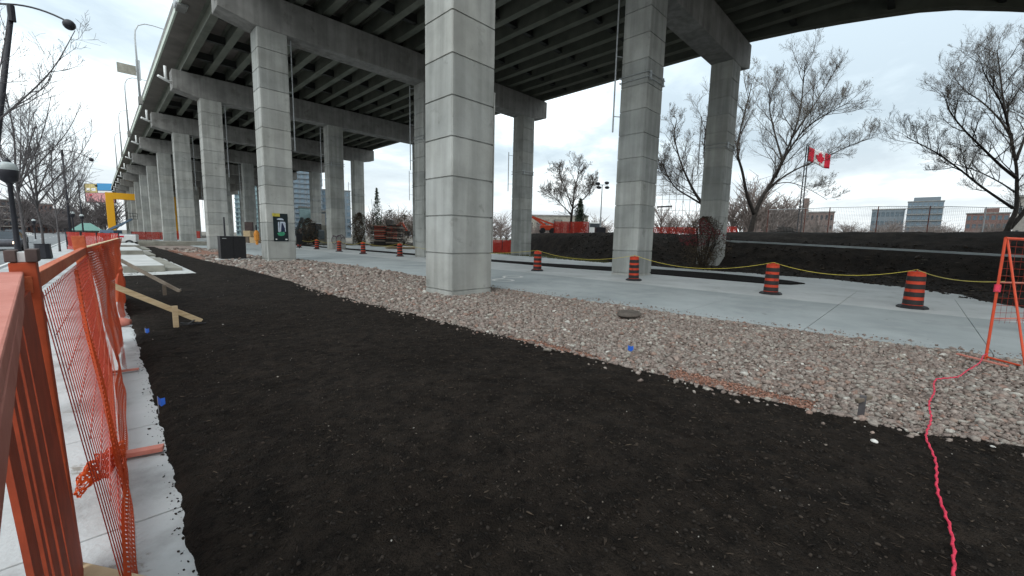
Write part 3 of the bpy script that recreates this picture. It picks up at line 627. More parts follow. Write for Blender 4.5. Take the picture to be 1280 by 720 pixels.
tag(dbs.build('plastic_scrap', M['black_panel']), 'crumpled black plastic scrap at the foot of the bright brace', 'scrap')
# small utility flags
def uflag(p, label, h=.16):
    t = thing('marker_flag', label, 'marker flag', (p[0],p[1],.03), 0, 'small blue marker flags')
    MB().tube([(0,0,0),(0,0,h)], .003, 5).build('stem', M['galv'], t)
    MB().add([(0,0,h),(0,0,h-.07),(.045,-.02,h-.085),(.08,-.015,h-.06),(.075,-.012,h-.005),(.04,-.02,h-.012)], [(0,1,2,5),(5,2,3,4)]).build('flag', M['blue'], t)
    t.rotation_euler = (0,0,-YAW)
uflag(G(199,521), 'small blue marker flag in the soil beside the sidewalk strip'); uflag(G(784,446), 'small blue marker flag on the pale stones near the flat slab', .14); uflag(G(182,420), 'tiny blue marker flag in the soil nearest the timber brace', .1)
# stake in the stones
st = thing('wooden_stake', 'short brown wooden stake in the stones at the soil edge', 'stake', (0,0,0)); p = G(1075,526)
MB().bar((p.x,p.y,-.05),(p.x,p.y,.25),.05,.03,(1,0,0)).build('stake_post', M['bark2'], st, bevel=.003); MB().bar((p.x-.05,p.y+.04,.2),(p.x+.06,p.y-.05,.235),.04,.03).build('stake_top', M['oldwood'], st)
# ---------------------------------------------------------------- concrete pads, cabinet
for (x0,x1,y0,y1,h0,ix,iy,h1,lab) in ((.52,2.55,19.4,30.0,.06,1.75,20.6,.30,'nearest pale concrete pad with a raised block beside the fence'),(.6,2.3,31.4,38.5,.08,1.8,31.8,.46,'second concrete pad, a low block behind the largest pale pad'),(.7,2.8,41,49,.08,2.2,41.6,.48,'farthest low concrete pad in front of the white trailer')):
    t = thing('concrete_pad', lab, 'concrete pad', (0,0,0), 0, 'stepped concrete pads beside the fence')
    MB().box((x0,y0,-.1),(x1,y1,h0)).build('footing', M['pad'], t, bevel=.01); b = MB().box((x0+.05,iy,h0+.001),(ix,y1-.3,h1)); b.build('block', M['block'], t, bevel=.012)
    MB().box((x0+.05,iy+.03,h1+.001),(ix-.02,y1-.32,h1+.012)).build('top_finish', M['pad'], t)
    MB().box((ix+.003,iy+.3,h0+.001),(ix+.55,y1-.8,h0+.12)).build('step', M['block'], t, bevel=.01)
cbn = thing('utility_cabinet', 'black utility cabinet on a pale base beside the poster pier', 'cabinet', (0,0,0))
MB().box((4.7,27.9,-.05),(6.25,29,.09)).build('base', M['pad'], cbn, bevel=.01); MB().box((4.86,28.05,.092),(6.1,28.8,1.36)).build('body', M['black_panel'], cbn, bevel=.015)
MB().box((4.84,28.03,1.362),(6.12,28.82,1.39)).build('lid', M['dark_metal'], cbn); MB().box((4.9,28.03,.13),(5.47,28.048,1.32)).build('door', M['black_panel'], cbn); MB().box((5.49,28.03,.13),(6.06,28.048,1.32)).build('door', M['black_panel'], cbn)
MB().box((4.95,28.02,1.25),(5.15,28.028,1.28)).build('label_plate', M['galv'], cbn)
tag(MB().tube([(6.0,33,0),(6.0,33,2.6)], .05, 8).build('bollard_pole', M['dark_metal']), 'thin dark pole standing behind the black cabinet', 'pole')
tag(MB().box((2.4,58,-.1),(9,60,.45)).box((2.6,57.7,-.1),(8.4,57.99,.25)).build('kerb_stack', M['block']), 'low pile of brown grey kerb blocks in front of the orange netting', 'block pile')
# ---------------------------------------------------------------- drums and yellow rope
def drum(loc, label):
    t = thing('traffic_drum', label, 'traffic drum', loc, 0, 'striped traffic drums along the path')
    prof = [(.212,.06),(.212,.10),(.205,.11)]; z = .11
    for k in range(4): r = .205-.006*k; prof += [(r,z+.004),(r-.005,z+.20),(r-.012,z+.205)]; z += .21
    prof += [(.182,.95),(.155,.985)]; MB().lathe(prof, n=24).build('body', M['drum'], t, smooth=False)
    z = .11
    for k in range(4): r = .209-.006*k; MB().lathe([(r+.002,z-.004),(r-.0015,z+.120)], n=24).build('band', M['band'], t); z += .21
    MB().lathe([(.325,0),(.325,.035),(.28,.075),(.225,.09)], n=8).build('rubber_base', M['black'], t)
    MB().bar((-.07,0,1.0),(.07,0,1.0),.03,.035).build('handle', M['drum'], t, bevel=.008); return t
DP = [(1140,385),(963,367.5),(792,350.5),(671.5,338.5),(500,320.5),(454,317.5),(424,314.5),(396,311.5),(374,309.5)]
DL = ['striped orange drum nearest the orange barricade','striped orange drum in front of the tip of the dark planting island','striped orange drum standing in front of the second column of the near pier','striped orange drum just right of the widest column','striped orange drum just left of the widest column',
 'striped orange drum, second from the left of the widest column','striped orange drum, third from the left of the widest column','striped orange drum, second from the poster pier','striped orange drum closest to the poster pier']
dpos = [G(a, b_, .02) for a, b_ in DP]; d0 = drum(dpos[0], DL[0])
for p, l in zip(dpos[1:], DL[1:]):
    d_ = dup(d0, p, random.uniform(0, 3), l); d_.rotation_euler = (random.uniform(-.03,.03), random.uniform(-.03,.03), random.uniform(0,3))
def sagline(a, b_, sag, n=14): return [lerp(a, b_, i/n)-Vector((0,0,sag*4*(i/n)*(1-i/n))) for i in range(n+1)]
bar_p = AT(1256,352,6.1); rp_ = [bar_p]+[p+Vector((0,0,1.035)) for p in dpos]
for i, (a, b_, sag) in enumerate(zip(rp_[:-1], rp_[1:], (.12,.32,.42,.35,.5,.3,.3,.3,.3))):
    lab = ['between the barricade and the nearest drum','between the two nearest drums','between the island drum and the one before the second column','between the drums either side of the near pier','passing behind the widest column','','','',''][i] 
    if i > 4: continue
    tag(MB().tube(sagline(a, b_, sag*.85), .0085, 6).build('yellow_rope', M['rope_y']), 'yellow rope '+lab, 'rope', 'yellow rope slung between the drums')
tag(MB().tube(sagline(rp_[5], rp_[6], .3)+sagline(rp_[6], rp_[7], .3)[1:]+sagline(rp_[7], rp_[8], .3)[1:]+sagline(rp_[8], rp_[9], .3)[1:], .010, 6).build('yellow_rope', M['rope_y']), 'yellow rope strung over the row of far drums left of the widest column', 'rope', 'yellow rope slung between the drums')
# a plank by the second column and the brush pile
# ---------------------------------------------------------------- barricade and pink rope at the right
bt = thing('barricade', 'orange folding A frame barricade with netting at the right edge', 'barricade', (0,0,0))
A0 = G(1232,449); A1 = G(1282,462); T0 = AT(1257,298,6.05); T1 = T0+Vector((.55,-.42,-.02)); A1t = T0+Vector((.03,-.02,0))
B0 = A0+Vector((.55,-.42,0)); ob_ = M['orange']
leg = lambda p, q, r=.017: MB().tube([p, q], r, 8).build('leg', ob_, bt)
leg(A0, T0); leg(A1, A1t, .014); leg(B0+Vector((.3,-.2,0)), T1)
MB().tube([T0, T1+Vector((.3,-.22,0))], .022, 8).build('top_bar', ob_, bt)
for t_ in (.36,.66): MB().tube([lerp(A0, T0, 1-t_), lerp(B0+Vector((.3,-.2,0)), T1, 1-t_)], .012, 6).build('cross_bar', M['pink_wood'], bt)
MB().tube([lerp(A0, T0, .02), lerp(A1, A1t, .02)], .014, 6).build('foot_bar', ob_, bt)
net_sheet('netting', T0, T1, lerp(A0, T0, .3), lerp(B0, T1, .3), M['bar_net'], bt, .005)
MB().tube([lerp(A0, T0, .56)+Vector((-.01,0,0)), lerp(A0, T0, .62)], .036, 8).build('clamp', M['rope_r'], bt)
rpts = [(1206,800),(1195,720),(1188,680),(1181,640),(1170,590),(1160,548),(1162,515),(1167,482),(1172,474),(1195,471),(1215,461),(1228,450),(1235,438)]
pp = [G(a, b_, .085) for a, b_ in rpts]; pp[-1] = lerp(A0, T0, .05); pp[-2] = pp[-2]+Vector((0,0,.03))
fine = []
for i in range(len(pp)-1):
    a, b_ = pp[i], pp[i+1]; m_ = max(3, int((b_-a).length/.028))
    for k in range(m_): fine.append(lerp(a, b_, k/m_))
tw = []; rd = []
for i, p in enumerate(fine): tw.append(p+Vector((.003*math.sin(i*1.9), .0035*math.sin(i*1.3)+.012*math.sin(i*.17), .003*math.cos(i*1.9)))); rd.append(.006+.0028*(i%2))
tag(MB().tube(tw, rd, 6).build('pink_rope', M['rope_r'], smooth=True), 'bright pink twisted rope trailing over soil and stones to the barricade', 'rope')
p = G(1196,447); q = G(1258,463); board(p, q, .05, .02, M['pink_wood'], 'thin pink lath lying on the stones in front of the barricade', z=.05)
# ---------------------------------------------------------------- bare trees
def spline(pts, k=5):
    out = []; P = [pts[0]]+list(pts)+[pts[-1]]
    for i in range(1, len(P)-2):
        for j in range(k):
            t = j/k; a, b_, c, d = P[i-1], P[i], P[i+1], P[i+2]
            out.append(.5*((2*b_)+(c-a)*t+(2*a-5*b_+4*c-d)*t*t+(3*b_-a-3*c+d)*t**3))
    out.append(P[-2]); return out
class Tree:
    def __init__(s, rnd, up=.10, twn=1., spread=.75, maxl=4, rmin=.006, droop=0., sides=(8,6,5,3,3,3), kx=1.5, kl=1.2):
        s.r = random.Random(rnd); s.T = MB(); s.C = MB(); s.up = up; s.twn = twn; s.spread = spread; s.maxl = maxl; s.rmin = rmin; s.droop = droop; s.sides = sides; s.tips = []; s.kx = kx; s.kl = kl; s.slim = .78
    def limb(s, pts, r0, r1, lvl, kids, klen, start=.25):
        r0 *= s.slim; pts = spline([Vector(p) for p in pts]); n = len(pts); rad = [r0+(r1-r0)*(i/(n-1))**.6 for i in range(n)]
        (s.T if lvl < 2 else s.C).tube(pts, rad, s.sides[lvl], lvl < 1); s.kids(pts, rad, lvl, int(kids*s.kx), klen*s.kl, start)
    def kids(s, pts, rad, lvl, kids, klen, start):
        n = len(pts); rr = s.r
        for i in range(kids):
            t = start+(1-start)*(i+rr.random())/kids; f = t*(n-1); k = min(int(f), n-2); p = pts[k].lerp(pts[k+1], f-k)
            d = (pts[k+1]-pts[k]).normalized(); ax = Vector((rr.gauss(0,1), rr.gauss(0,1), rr.gauss(0,1))); ax = (ax-d*ax.dot(d)).normalized()
            nd = (d*(1-s.spread*.55)+ax*s.spread*rr.uniform(.6,1.1)+Vector((0,0,s.up))).normalized()
            s.grow(p, nd, klen*rr.uniform(.55,1.15)*(1.15-.55*t), min(rad[k]*.62, max(s.rmin, klen*.011)), lvl+1)
    def grow(s, p, d, L, r, lvl):
        rr = s.r; n = 5 if lvl < 3 else 2; pts = [p]; dd = d.copy()
        for i in range(n):
            dd = (dd+Vector((rr.gauss(0,.16), rr.gauss(0,.16), rr.gauss(0,.12)+s.up*.7-s.droop*(lvl > 2)))).normalized(); pts.append(pts[-1]+dd*(L/n))
        rad = [max(s.rmin*(1 if lvl < 3 else .7), r*(1-.75*i/n)) for i in range(n+1)]
        (s.T if lvl < 2 else s.C).tube(pts, rad, s.sides[min(lvl,5)], False)
        if lvl < s.maxl: s.kids(pts, rad, lvl, max(2, int((6 if lvl < 3 else 5)*s.twn)), L*.64, .12)
        else: s.tips.append(pts[-1])
    def leaves(s, size, frac, per=3):
        rr = s.r; b = MB()
        for p in s.tips:
            if rr.random() > frac: continue
            for _ in range(per):
                c = p+Vector((rr.gauss(0,size*1.6), rr.gauss(0,size*1.6), rr.gauss(0,size*1.6))); a = Vector((rr.gauss(0,1),rr.gauss(0,1),rr.gauss(0,1))).normalized()*size; e = a.orthogonal().normalized()*size*.35
                b.add([c-a,c+e,c+a,c-e], [(0,1,2,3)])
        return b
def tree_at(name, label, base, tr, bark, twig, group=None, leaves=None, leafmat=None):
    t = thing(name, label, 'tree', base, 0, group)
    tr.T.build('trunk', bark, t, smooth=True); tr.C.build('crown', twig, t)
    if leaves is not None and leaves.v: leaves.build('leaves', leafmat, t)
    return t
def local(px, py, depth, base, dv=0.): return AT(px, py, depth+dv)-base
def px_limbs(tr, base, depth, limbs):
    for pts, r0, r1, kids, klen, start in limbs: tr.limb([local(a, b_, depth, base, dv) for a, b_, dv in pts], r0, r1, 0, kids, klen, start)
# the large forked tree behind the near pier
D = 46.; base = AT(937,291,D); tr = Tree(11, .16, 1.0, .66, 4, .009)
px_limbs(tr, base, D, [
 ([(937,294,0),(943,270,0),(952,248,0),(966,225,.5),(978,200,1),(990,172,1.5),(1000,140,2),(1004,105,2.5),(1006,82,2)], .42, .04, 15, 4.6, .30),
 ([(943,268,0),(934,244,-.5),(928,215,-1),(922,190,-1.5),(926,160,-1),(934,130,0),(940,104,1)], .30, .04, 11, 4.0, .35),
 ([(957,240,.3),(978,222,1.5),(1003,208,2),(1035,195,2.5),(1062,182,2),(1092,172,2)], .20, .03, 10, 3.4, .3),
 ([(969,222,.5),(985,190,-1),(1008,160,-2),(1038,140,-2.5),(1062,128,-3)], .20, .03, 11, 3.8, .25),
 ([(978,200,1),(968,165,2.5),(962,130,3.5),(972,98,4)], .18, .03, 9, 3.8, .25),
 ([(990,172,1.5),(1012,140,3.5),(1030,112,4.5),(1040,94,5)], .17, .03, 9, 3.4, .25),
 ([(962,232,.4),(985,228,-1.5),(1010,236,-2.5),(1034,250,-3)], .09, .02, 6, 2.2, .3)])
tree_at('bare_tree', 'large forked bare tree standing left of the red and white flag', base, tr, M['bark'], M['twig'], None, tr.leaves(.085, .10, 1), M['bud'])
# tree at the right edge
D = 30.; base = AT(1256,298,D); tr = Tree(5, .16, 1.0, .66, 4, .006)
px_limbs(tr, base, D, [
 ([(1254,302,0),(1262,280,0),(1270,262,.2),(1271,235,.5),(1270,205,.8),(1262,165,1.2),(1254,125,1.5),(1250,90,1.5),(1246,62,1.5)], .27, .03, 13, 3.2, .35),
 ([(1266,260,.2),(1248,248,-.3),(1225,232,-1),(1200,212,-1.5),(1172,192,-2),(1150,180,-2),(1134,172,-2)], .15, .02, 12, 2.6, .25),
 ([(1270,222,.5),(1252,208,0),(1228,185,-.5),(1205,162,-1),(1188,140,-1),(1180,118,-1)], .16, .025, 12, 2.8, .25),
 ([(1264,172,1.1),(1250,150,2),(1228,128,2.5),(1205,112,2.5),(1192,95,3)], .12, .02, 10, 2.5, .2),
 ([(1270,200,.8),(1284,160,1.5),(1290,110,2),(1290,62,2)], .15, .03, 10, 3.0, .2),
 ([(1262,165,1.2),(1252,130,-.5),(1232,95,-1),(1226,76,-1)], .11, .02, 9, 2.4, .2),
 ([(1268,240,.4),(1250,228,1.6),(1222,214,2.2),(1196,206,2.4),(1180,204,2.4)], .09, .02, 9, 2.0, .25),
 ([(1262,285,.1),(1276,270,.2),(1290,250,.3)], .22, .12, 3, 2.5, .4)])
tree_at('bare_tree', 'bare tree leaning at the right edge above the barricade', base, tr, M['bark'], M['twig'], None, tr.leaves(.05, .10, 1), M['bud'])
# tree half hidden behind the near pier's third column
D = 40.; base = AT(893,292,D); tr = Tree(21, .12, 1.0, .72, 4, .010)
px_limbs(tr, base, D, [
 ([(893,296,0),(888,275,0),(880,258,0),(868,240,.5),(858,220,1),(850,200,1.5),(843,170,2),(846,150,2)], .34, .04, 10, 3.2, .3),
 ([(880,257,0),(862,246,-.5),(846,236,-1),(836,222,-1.2),(828,205,-1.5)], .15, .03, 8, 2.4, .3),
 ([(884,262,.2),(884,225,1),(880,190,2),(884,150,2),(888,130,2)], .2, .03, 10, 3.0, .3)])
tree_at('bare_tree', 'bare tree partly hidden behind the third column of the near pier', base, tr, M['bark'], M['twig'])
# small tree on the bank between the columns
D = 52.; base = AT(714,290,D); tr = Tree(31, .13, 1.0, .75, 4, .012)
px_limbs(tr, base, D, [
 ([(714,293,0),(714,275,0),(716,258,0),(718,240,.3),(722,222,.5),(724,212,.5)], .30, .04, 12, 2.6, .2),
 ([(714,268,0),(704,258,-.5),(694,248,-.8),(686,240,-1)], .12, .03, 8, 2.1, .3),
 ([(715,262,0),(728,250,.6),(738,238,1),(742,228,1)], .12, .03, 8, 2.1, .3),
 ([(715,258,0),(708,240,.8),(702,225,1.2),(700,216,1.2)], .13, .03, 9, 2.1, .3)])
tree_at('bare_tree', 'round crowned bare tree on the bank beside the light tower', base, tr, M['bark'], M['twig'])
# street trees on the left sidewalk
ST = [((-2.4,18.5),8.6,41,'bare street tree nearest the camera beside the near arc lamp'),((-2.3,28.3),8.4,42,'bare street tree standing just beyond the globe lamp'),((-2.1,33),7.6,43,'bare street tree in the dark planter collar by the second arc lamp'),((-1.95,43),8,44,'slim bare street tree just beyond the second arc lamp'),((-1.9,60),8.5,45,'far bare street tree on the sidewalk before the billboard'),((-2.2,76),9,46,'farthest bare street tree left of the billboard post')]
for (x, y), h, sd, lab in ST:
    tr = Tree(sd, .16, 1.0, .74, 4 if y < 30 else 3, .005 if y < 30 else .009, kx=1.0); rr = random.Random(sd)
    w = [Vector((rr.gauss(0,.06)*k, rr.gauss(0,.06)*k, h*.9*k/4)) for k in range(5)]; w[0] = Vector((0,0,-.05))
    tr.limb(w, .09, .02, 0, 7, 2.0, .38)
    tr.slim = 1
    for q in range(7):
        a = rr.uniform(0,6.28); z0 = h*rr.uniform(.3,.45); rx = rr.uniform(1.0,2.2)
        tr.limb([(0,0,z0),(rx*.45*math.cos(a),rx*.45*math.sin(a),z0+h*.14),(rx*.9*math.cos(a),rx*.9*math.sin(a),z0+h*.30),(rx*1.2*math.cos(a),rx*1.2*math.sin(a),z0+h*.46)], .045, .010, 1, 6, 1.5, .2)
    t = tree_at('street_tree', lab, (x,y,0), tr, M['bark2'], M['bark2'], 'bare street trees on the sidewalk')
    if sd in (43,45,46): MB().lathe([(.3,0),(.34,.06),(.30,.75),(.33,.8),(.1,.8)], n=10).build('planter_collar', M['dark_metal'], t)
# far wooded mass: many thin bare crowns in one belt
def far_wood(name, spots, m, seed):
    b = MB(); rr = random.Random(seed)
    for (c, h, w) in spots:
        c = Vector(c); b.tube([c, c+Vector((0,0,h*.6))], [h*.02,h*.012], 3, False)
        for k in range(60):
            z0 = h*rr.uniform(.08,.55); a = rr.uniform(0,6.28); r_ = w*rr.uniform(.15,.5); p = c+Vector((0,0,z0)); e = c+Vector((r_*math.cos(a), r_*math.sin(a), min(h, z0+h*rr.uniform(.15,.5))))
            b.tube([p, p.lerp(e,.5)+Vector((0,0,h*.04)), e], [h*.008,h*.006,h*.003], 3, False)
            for _ in range(4):
                s_ = p.lerp(e, rr.uniform(.4,1)); q = s_+Vector((rr.gauss(0,w*.09), rr.gauss(0,w*.09), h*rr.uniform(.02,.13))); b.tube([s_, q], [h*.004,h*.002], 3, False)
    return tag(b.build(name, m), kind='stuff')
rr = random.Random(3); spots = []
for px in range(1000,1300,7): d = rr.uniform(75,120); b_ = AT(px,291,d); b_.z = 2.3; spots.append((b_, rr.uniform(3.2,6.0), 6))
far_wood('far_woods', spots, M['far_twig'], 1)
spots = []
for px in list(range(905,1000,10)): d = rr.uniform(62,80); b_ = AT(px,291,d); b_.z = 2.2; spots.append((b_, rr.uniform(6,10.5), 7))
for px in list(range(826,876,10)): d = rr.uniform(70,90); b_ = AT(px,294,d); b_.z = 1.9; spots.append((b_, rr.uniform(4,8), 6))
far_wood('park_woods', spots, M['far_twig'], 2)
spots = []
for px in list(range(462,528,6))+list(range(612,640,7))+list(range(668,700,7))+list(range(742,764,6)): d = rr.uniform(90,120); b_ = AT(px,296,d); b_.z = .3; spots.append((b_, rr.uniform(5,9.5), 8))
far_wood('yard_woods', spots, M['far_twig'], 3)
spots = []
for px in range(-30,150,6): d = rr.uniform(110,150); b_ = AT(px,286,d); b_.z = -.1; spots.append((b_, rr.uniform(6,13), 9))
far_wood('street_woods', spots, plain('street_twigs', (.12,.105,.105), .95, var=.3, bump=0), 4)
# evergreens and shrubs
def leafy(name, label, base, h, w, m, n, seed, cone=True, leaf=.1, cat='shrub', m2=None, stems=8):
    t = thing(name, label, cat, base); rr = random.Random(seed); b = MB(); c2 = MB(); st = MB()
    for k in range(stems):
        a = rr.uniform(0,6.28); st.tube([(0,0,-.1),(w*.2*math.cos(a),w*.2*math.sin(a),h*.45),(w*rr.uniform(.2,.45)*math.cos(a),w*rr.uniform(.2,.45)*math.sin(a),h*rr.uniform(.6,1))], [.02*h*.4,.012*h*.4,.004*h*.4], 4, False)
    for k in range(n):
        z = h*rr.random()**.9; lim = w*.5*((1-z/h)**.8 if cone else math.sin(math.pi*min(.98,max(.12,z/h)))**.6); a = rr.uniform(0,6.28); r_ = lim*rr.random()**.45*(.75+.35*math.sin(a*3+z*4/h*3))
        c = Vector((r_*math.cos(a), r_*math.sin(a), z)); d = Vector((rr.gauss(0,1),rr.gauss(0,1),rr.gauss(0,.8)+.4)).normalized()*leaf*rr.uniform(.5,1.3); e = d.orthogonal().normalized()*leaf*.25
        (c2 if (m2 and c.x < -w*.16 and z > h*.45) else b).add([c-d,c+e,c+d,c-e], [(0,1,2,3)])
    st.build('stems', M['bark'], t); b.build('foliage', m, t)
    if m2: c2.build('red_foliage', m2, t)
    return t
sb_ = Vector((26.0,9.3,0)); leafy('shrub', 'dark brown shrub with red leaves in front of the third near column', (sb_.x,sb_.y,0), 3.2, 3.1, M['shrub'], 5200, 5, False, .085, m2=M['redleaf'], stems=34)
D = 50; b_ = AT(724,290,D); leafy('conifer', 'small dark cone shaped evergreen beside the round crowned tree', b_, 4.0, 2.6, M['ever'], 1500, 6, True, .25, 'tree')
D = 75; b_ = AT(472,306,D); leafy('conifer', 'tall thin spindly conifer left of the widest column', b_, 10.2, 4.0, M['ever'], 900, 7, True, .3, 'tree')
for k, (px, py, D, h, w, lab) in enumerate([(450,306,44,3.4,2.6,'dark bare bush in front of the middle column beyond the drums'),(505,306,60,4.4,4.5,'brown bush behind the drum left of the widest column'),(386,304,60,3.6,4.0,'brown bush beside the poster pier under the condo tower'),(488,306,62,5.2,3.6,'tall brown bush beside the timber stack'),(522,306,52,4.6,2.2,'dark bush touching the widest column')]):
    b_ = AT(px, py, D); b_.z = max(-.1, min(b_.z, .6)); leafy('shrub', lab, b_, h, w, M['shrub'], 1500, 60+k, False, .16, stems=14)
# grass on the island near the second pier's right column
g_ = MB(); rr = random.Random(9)
for k in range(5200):
    y = rr.uniform(16,40); x = rr.uniform(float(np.interp(y,[16,20,26,40],[25.6,26.2,27.4,30])), float(np.interp(y,[16,20,26,40],[26.4,28.6,31.4,36]))); h = rr.uniform(.06,.2); a = rr.uniform(0,6.28)
    g_.add([(x,y,0),(x+.05*math.cos(a),y+.05*math.sin(a),0),(x+rr.gauss(0,.05),y+rr.gauss(0,.05),h)], [(0,1,2)])
tag(g_.build('grass', M['grass']), kind='stuff')
n = 15000; x = RNG.uniform(15, 36, n); y = RNG.uniform(-4, 26, n); d = toe_dist(x, y); ok = (d > .05) & (d < 9) & ~((d > 5.6) & (d < 7.5) & (y < 11)); x, y = x[ok], y[ok]
s_b = RNG.gamma(2., .012, len(x))+.012
stones('bank_clods', np.stack([x,y,bank_h(x,y)+s_b*.3], -1), s_b, M['clod'], RNG.random(len(x)))
n = 900; x = RNG.uniform(16, 35, n); y = RNG.uniform(-4, 24, n); d = toe_dist(x, y); ok = (d > .05) & (d < 5.5); x, y = x[ok], y[ok]; s_b = RNG.gamma(2., .012, len(x))+.01
M['dead'] = tone_mat('dead_stalks', [(0,(.06,.045,.03)),(.8,(.16,.125,.085)),(1,(.3,.27,.22))])
stones('dead_stalks', np.stack([x,y,bank_h(x,y)+.03], -1), s_b, M['dead'], RNG.random(len(x)), ax=(4,.35,.35))
# ---------------------------------------------------------------- things on the bank and beyond
# chain link fence on the crest
cf = thing('chain_link_fence', 'tall chain link fence with rusty posts along the top of the dark bank', 'fence', (0,0,0))
cpts = []
for px, py, D in ((958,292,42),(1004,292,40),(1034,292,38.5),(1094,292,37),(1158,293,35.5),(1227,296,34),(1300,298,32.5)): p = AT(px, py, D); cpts.append(p)
rust = plain('rusty_post', (.13,.05,.04), .8); gray = M['galv']
for i, p in enumerate(cpts): MB().tube([p-Vector((0,0,.6)), p+Vector((0,0,2.45))], .04, 6).build('post', gray if i == 5 else rust, cf)
for a, b_ in zip(cpts[:-1], cpts[1:]): MB().tube([a+Vector((0,0,2.42)), b_+Vector((0,0,2.42))], .026, 6).build('top_rail', gray, cf)
M['chain'] = net_mat('chain_link', (.25,.25,.25), 8, 8, .09, .09, 0)
for a, b_ in zip(cpts[:-1], cpts[1:]): net_sheet('chain_mesh', a+Vector((0,0,2.4)), b_+Vector((0,0,2.4)), a-Vector((0,0,.3)), b_-Vector((0,0,.3)), M['chain'], cf, .0, 2, 2)
# flag mast
D = 48; mb = AT(998,293,D); mt = AT(1008,186,D); mt = Vector((mb.x,mb.y,mt.z))
ft = thing('flag_mast', 'slim twin pole lattice mast carrying the red and white flag', 'mast', mb)
hh = mt.z-mb.z
for dx in (-.22,.22): MB().tube([U*dx+Vector((0,0,-.3)), U*(dx*.5)+Vector((0,0,hh+.3))], .06, 6).build('pole', M['dark_metal'], ft)
rg_ = MB()
for k in range(14): z = .8+k*hh/14; w = .22-.11*z/hh; rg_.tube([U*-w+Vector((0,0,z)), U*w+Vector((0,0,z+.35))], .02, 4)
rg_.build('lattice', M['dark_metal'], ft)
# flag: three cloth fields rippling, with a maple leaf
fl = thing('flag', 'red and white maple leaf flag flying from the slim mast', 'flag', mt)
FWd, FH = 2.95, 1.62
def fpt(u, v): 
    w = .16*math.sin(u*8+.6)*(.3+u); drop = 1.55*u+.18*math.sin(u*5)*u
    return U*(.12+FWd*.93*u)+V*w+Vector((0,0,-(v*FH)*(1-.06*math.sin(u*7))-drop*.62))
def field(name, u0, u1, m, n=10, off=0):
    b = MB()
    for i in range(n+1):
        for k in range(7): b.v.append(tuple(fpt(u0+(u1-u0)*i/n, k/6)-V*off))
    for i in range(n):
        for k in range(6): a = i*7+k; b.f.append((a,a+1,a+8,a+7))
    o = b.build(name, m, fl, smooth=True); sd = o.modifiers.new('t', 'SOLIDIFY'); sd.thickness = .015; return o
field('red_field', 0, .27, M['red']); field('white_field', .27, .73, M['flagwhite']); field('red_field', .73, 1, M['red'])
leaf = [(0,.5),(.09,.32),(.2,.38),(.15,.1),(.28,.22),(.31,.14),(.46,.17),(.40,.02),(.46,-.03),(.22,-.22),(.25,-.31),(.03,-.27),(.03,-.5)]; leaf += [(-a, b_) for a, b_ in leaf[::-1]][:-1]
lf = MB(); lf.add([tuple(fpt(.5+x*.40, .5-y*.88)-V*.03) for x, y in leaf], [tuple(range(len(leaf)))]); o = lf.build('maple_leaf', M['red'], fl); sd = o.modifiers.new('t', 'SOLIDIFY'); sd.thickness = .05; sd.offset = 0
# timber pile and earth heap on the crest
tp = thing('timber_pile', 'untidy pile of dark timber at the foot of the flag mast', 'timber pile', AT(978,293,44)); rr = random.Random(4)
for k in range(16): z = .1+.13*(k//3); a = rr.uniform(-.15,.15); c = Vector((rr.uniform(-.25,.25),0,z)); MB().bar(c-U*(1.6-.08*k)+V*rr.uniform(-.5,.5), c+U*(1.7-.05*k)+V*rr.uniform(-.5,.5)+Vector((0,0,rr.uniform(-.05,.05))),.12,.10).build('timber', M['bark'], tp)
# generic far building
def building(name, label, pxa, pxb, ptop, D, wall, glass, nx, nz, zb=0., depth=12., ww=.6, wh=.55, cat='building', roof=True, slabs=False, extra=None):
    a = AT(pxa, ptop, D); b_ = AT(pxb, ptop, D); zt = (a.z+b_.z)/2; W = (b_-a).length; c = (a+b_)/2; h = zt-zb
    t = thing(name, label, cat, (c.x,c.y,zb), -math.atan2(c.x, c.y)); W *= math.cos(math.atan2(c.x, c.y)-YAW)
    MB().box((-W/2,0,-1),(W/2,depth,h)).build('wall', wall, t)
    if roof: MB().box((-W/2-.2,-.2,h+.002),(W/2+.2,depth+.2,h+.35)).build('roof', M['cap'], t)
    cw, chh = W/nx, h/nz; wb = MB().box((-cw*ww/2,-.06,-chh*wh/2),(cw*ww/2,.04,chh*wh/2)); w0 = None
    for i in range(nx):
        for k in range(nz):
            if w0 is None: o = w0 = wb.build('window', glass, t)
            else: o = w0.copy(); COL.objects.link(o); o.parent = t
            o.location = (-W/2+cw*(i+.5),0,chh*(k+.5))
    if slabs:
        for k in range(1, nz): MB().box((-W/2-.3,-.55,chh*k-.12),(W/2+.3,-.08,chh*k+.12)).build('balcony_slab', slabs, t)
    if extra: extra(t, W, h, depth)
    return t
building('apartment_tower', 'tall pale blue condo tower with stacked balconies behind the poster pier', 352, 402, 211, 190, M['paleblue'], M['blueglass'], 7, 14, 0, 16, .62, .6, slabs=M['paleblue'])
building('apartment_tower', 'lower blue glass tower just right of the condo tower', 402, 438, 238, 215, M['paleblue'], M['blueglass'], 6, 7, 0, 14, .7, .6)
building('apartment_tower', 'teal glass tower seen between columns behind the black cabinet', 292, 324, 226, 205, M['teal'], M['blueglass'], 7, 12, 0, 14, .6, .6, slabs=M['paleblue'])
building('hoarding_shed', 'pale teal flat walled shed below the condo tower', 374, 391, 260, 95, M['teal'], M['teal'], 3, 2, 0, 8, .8, .8)
building('hoarding_shed', 'white flat walled shed right of the pale teal shed', 391, 407, 265, 90, M['paleblue'], M['stone'], 2, 2, 0, 8, .8, .8)
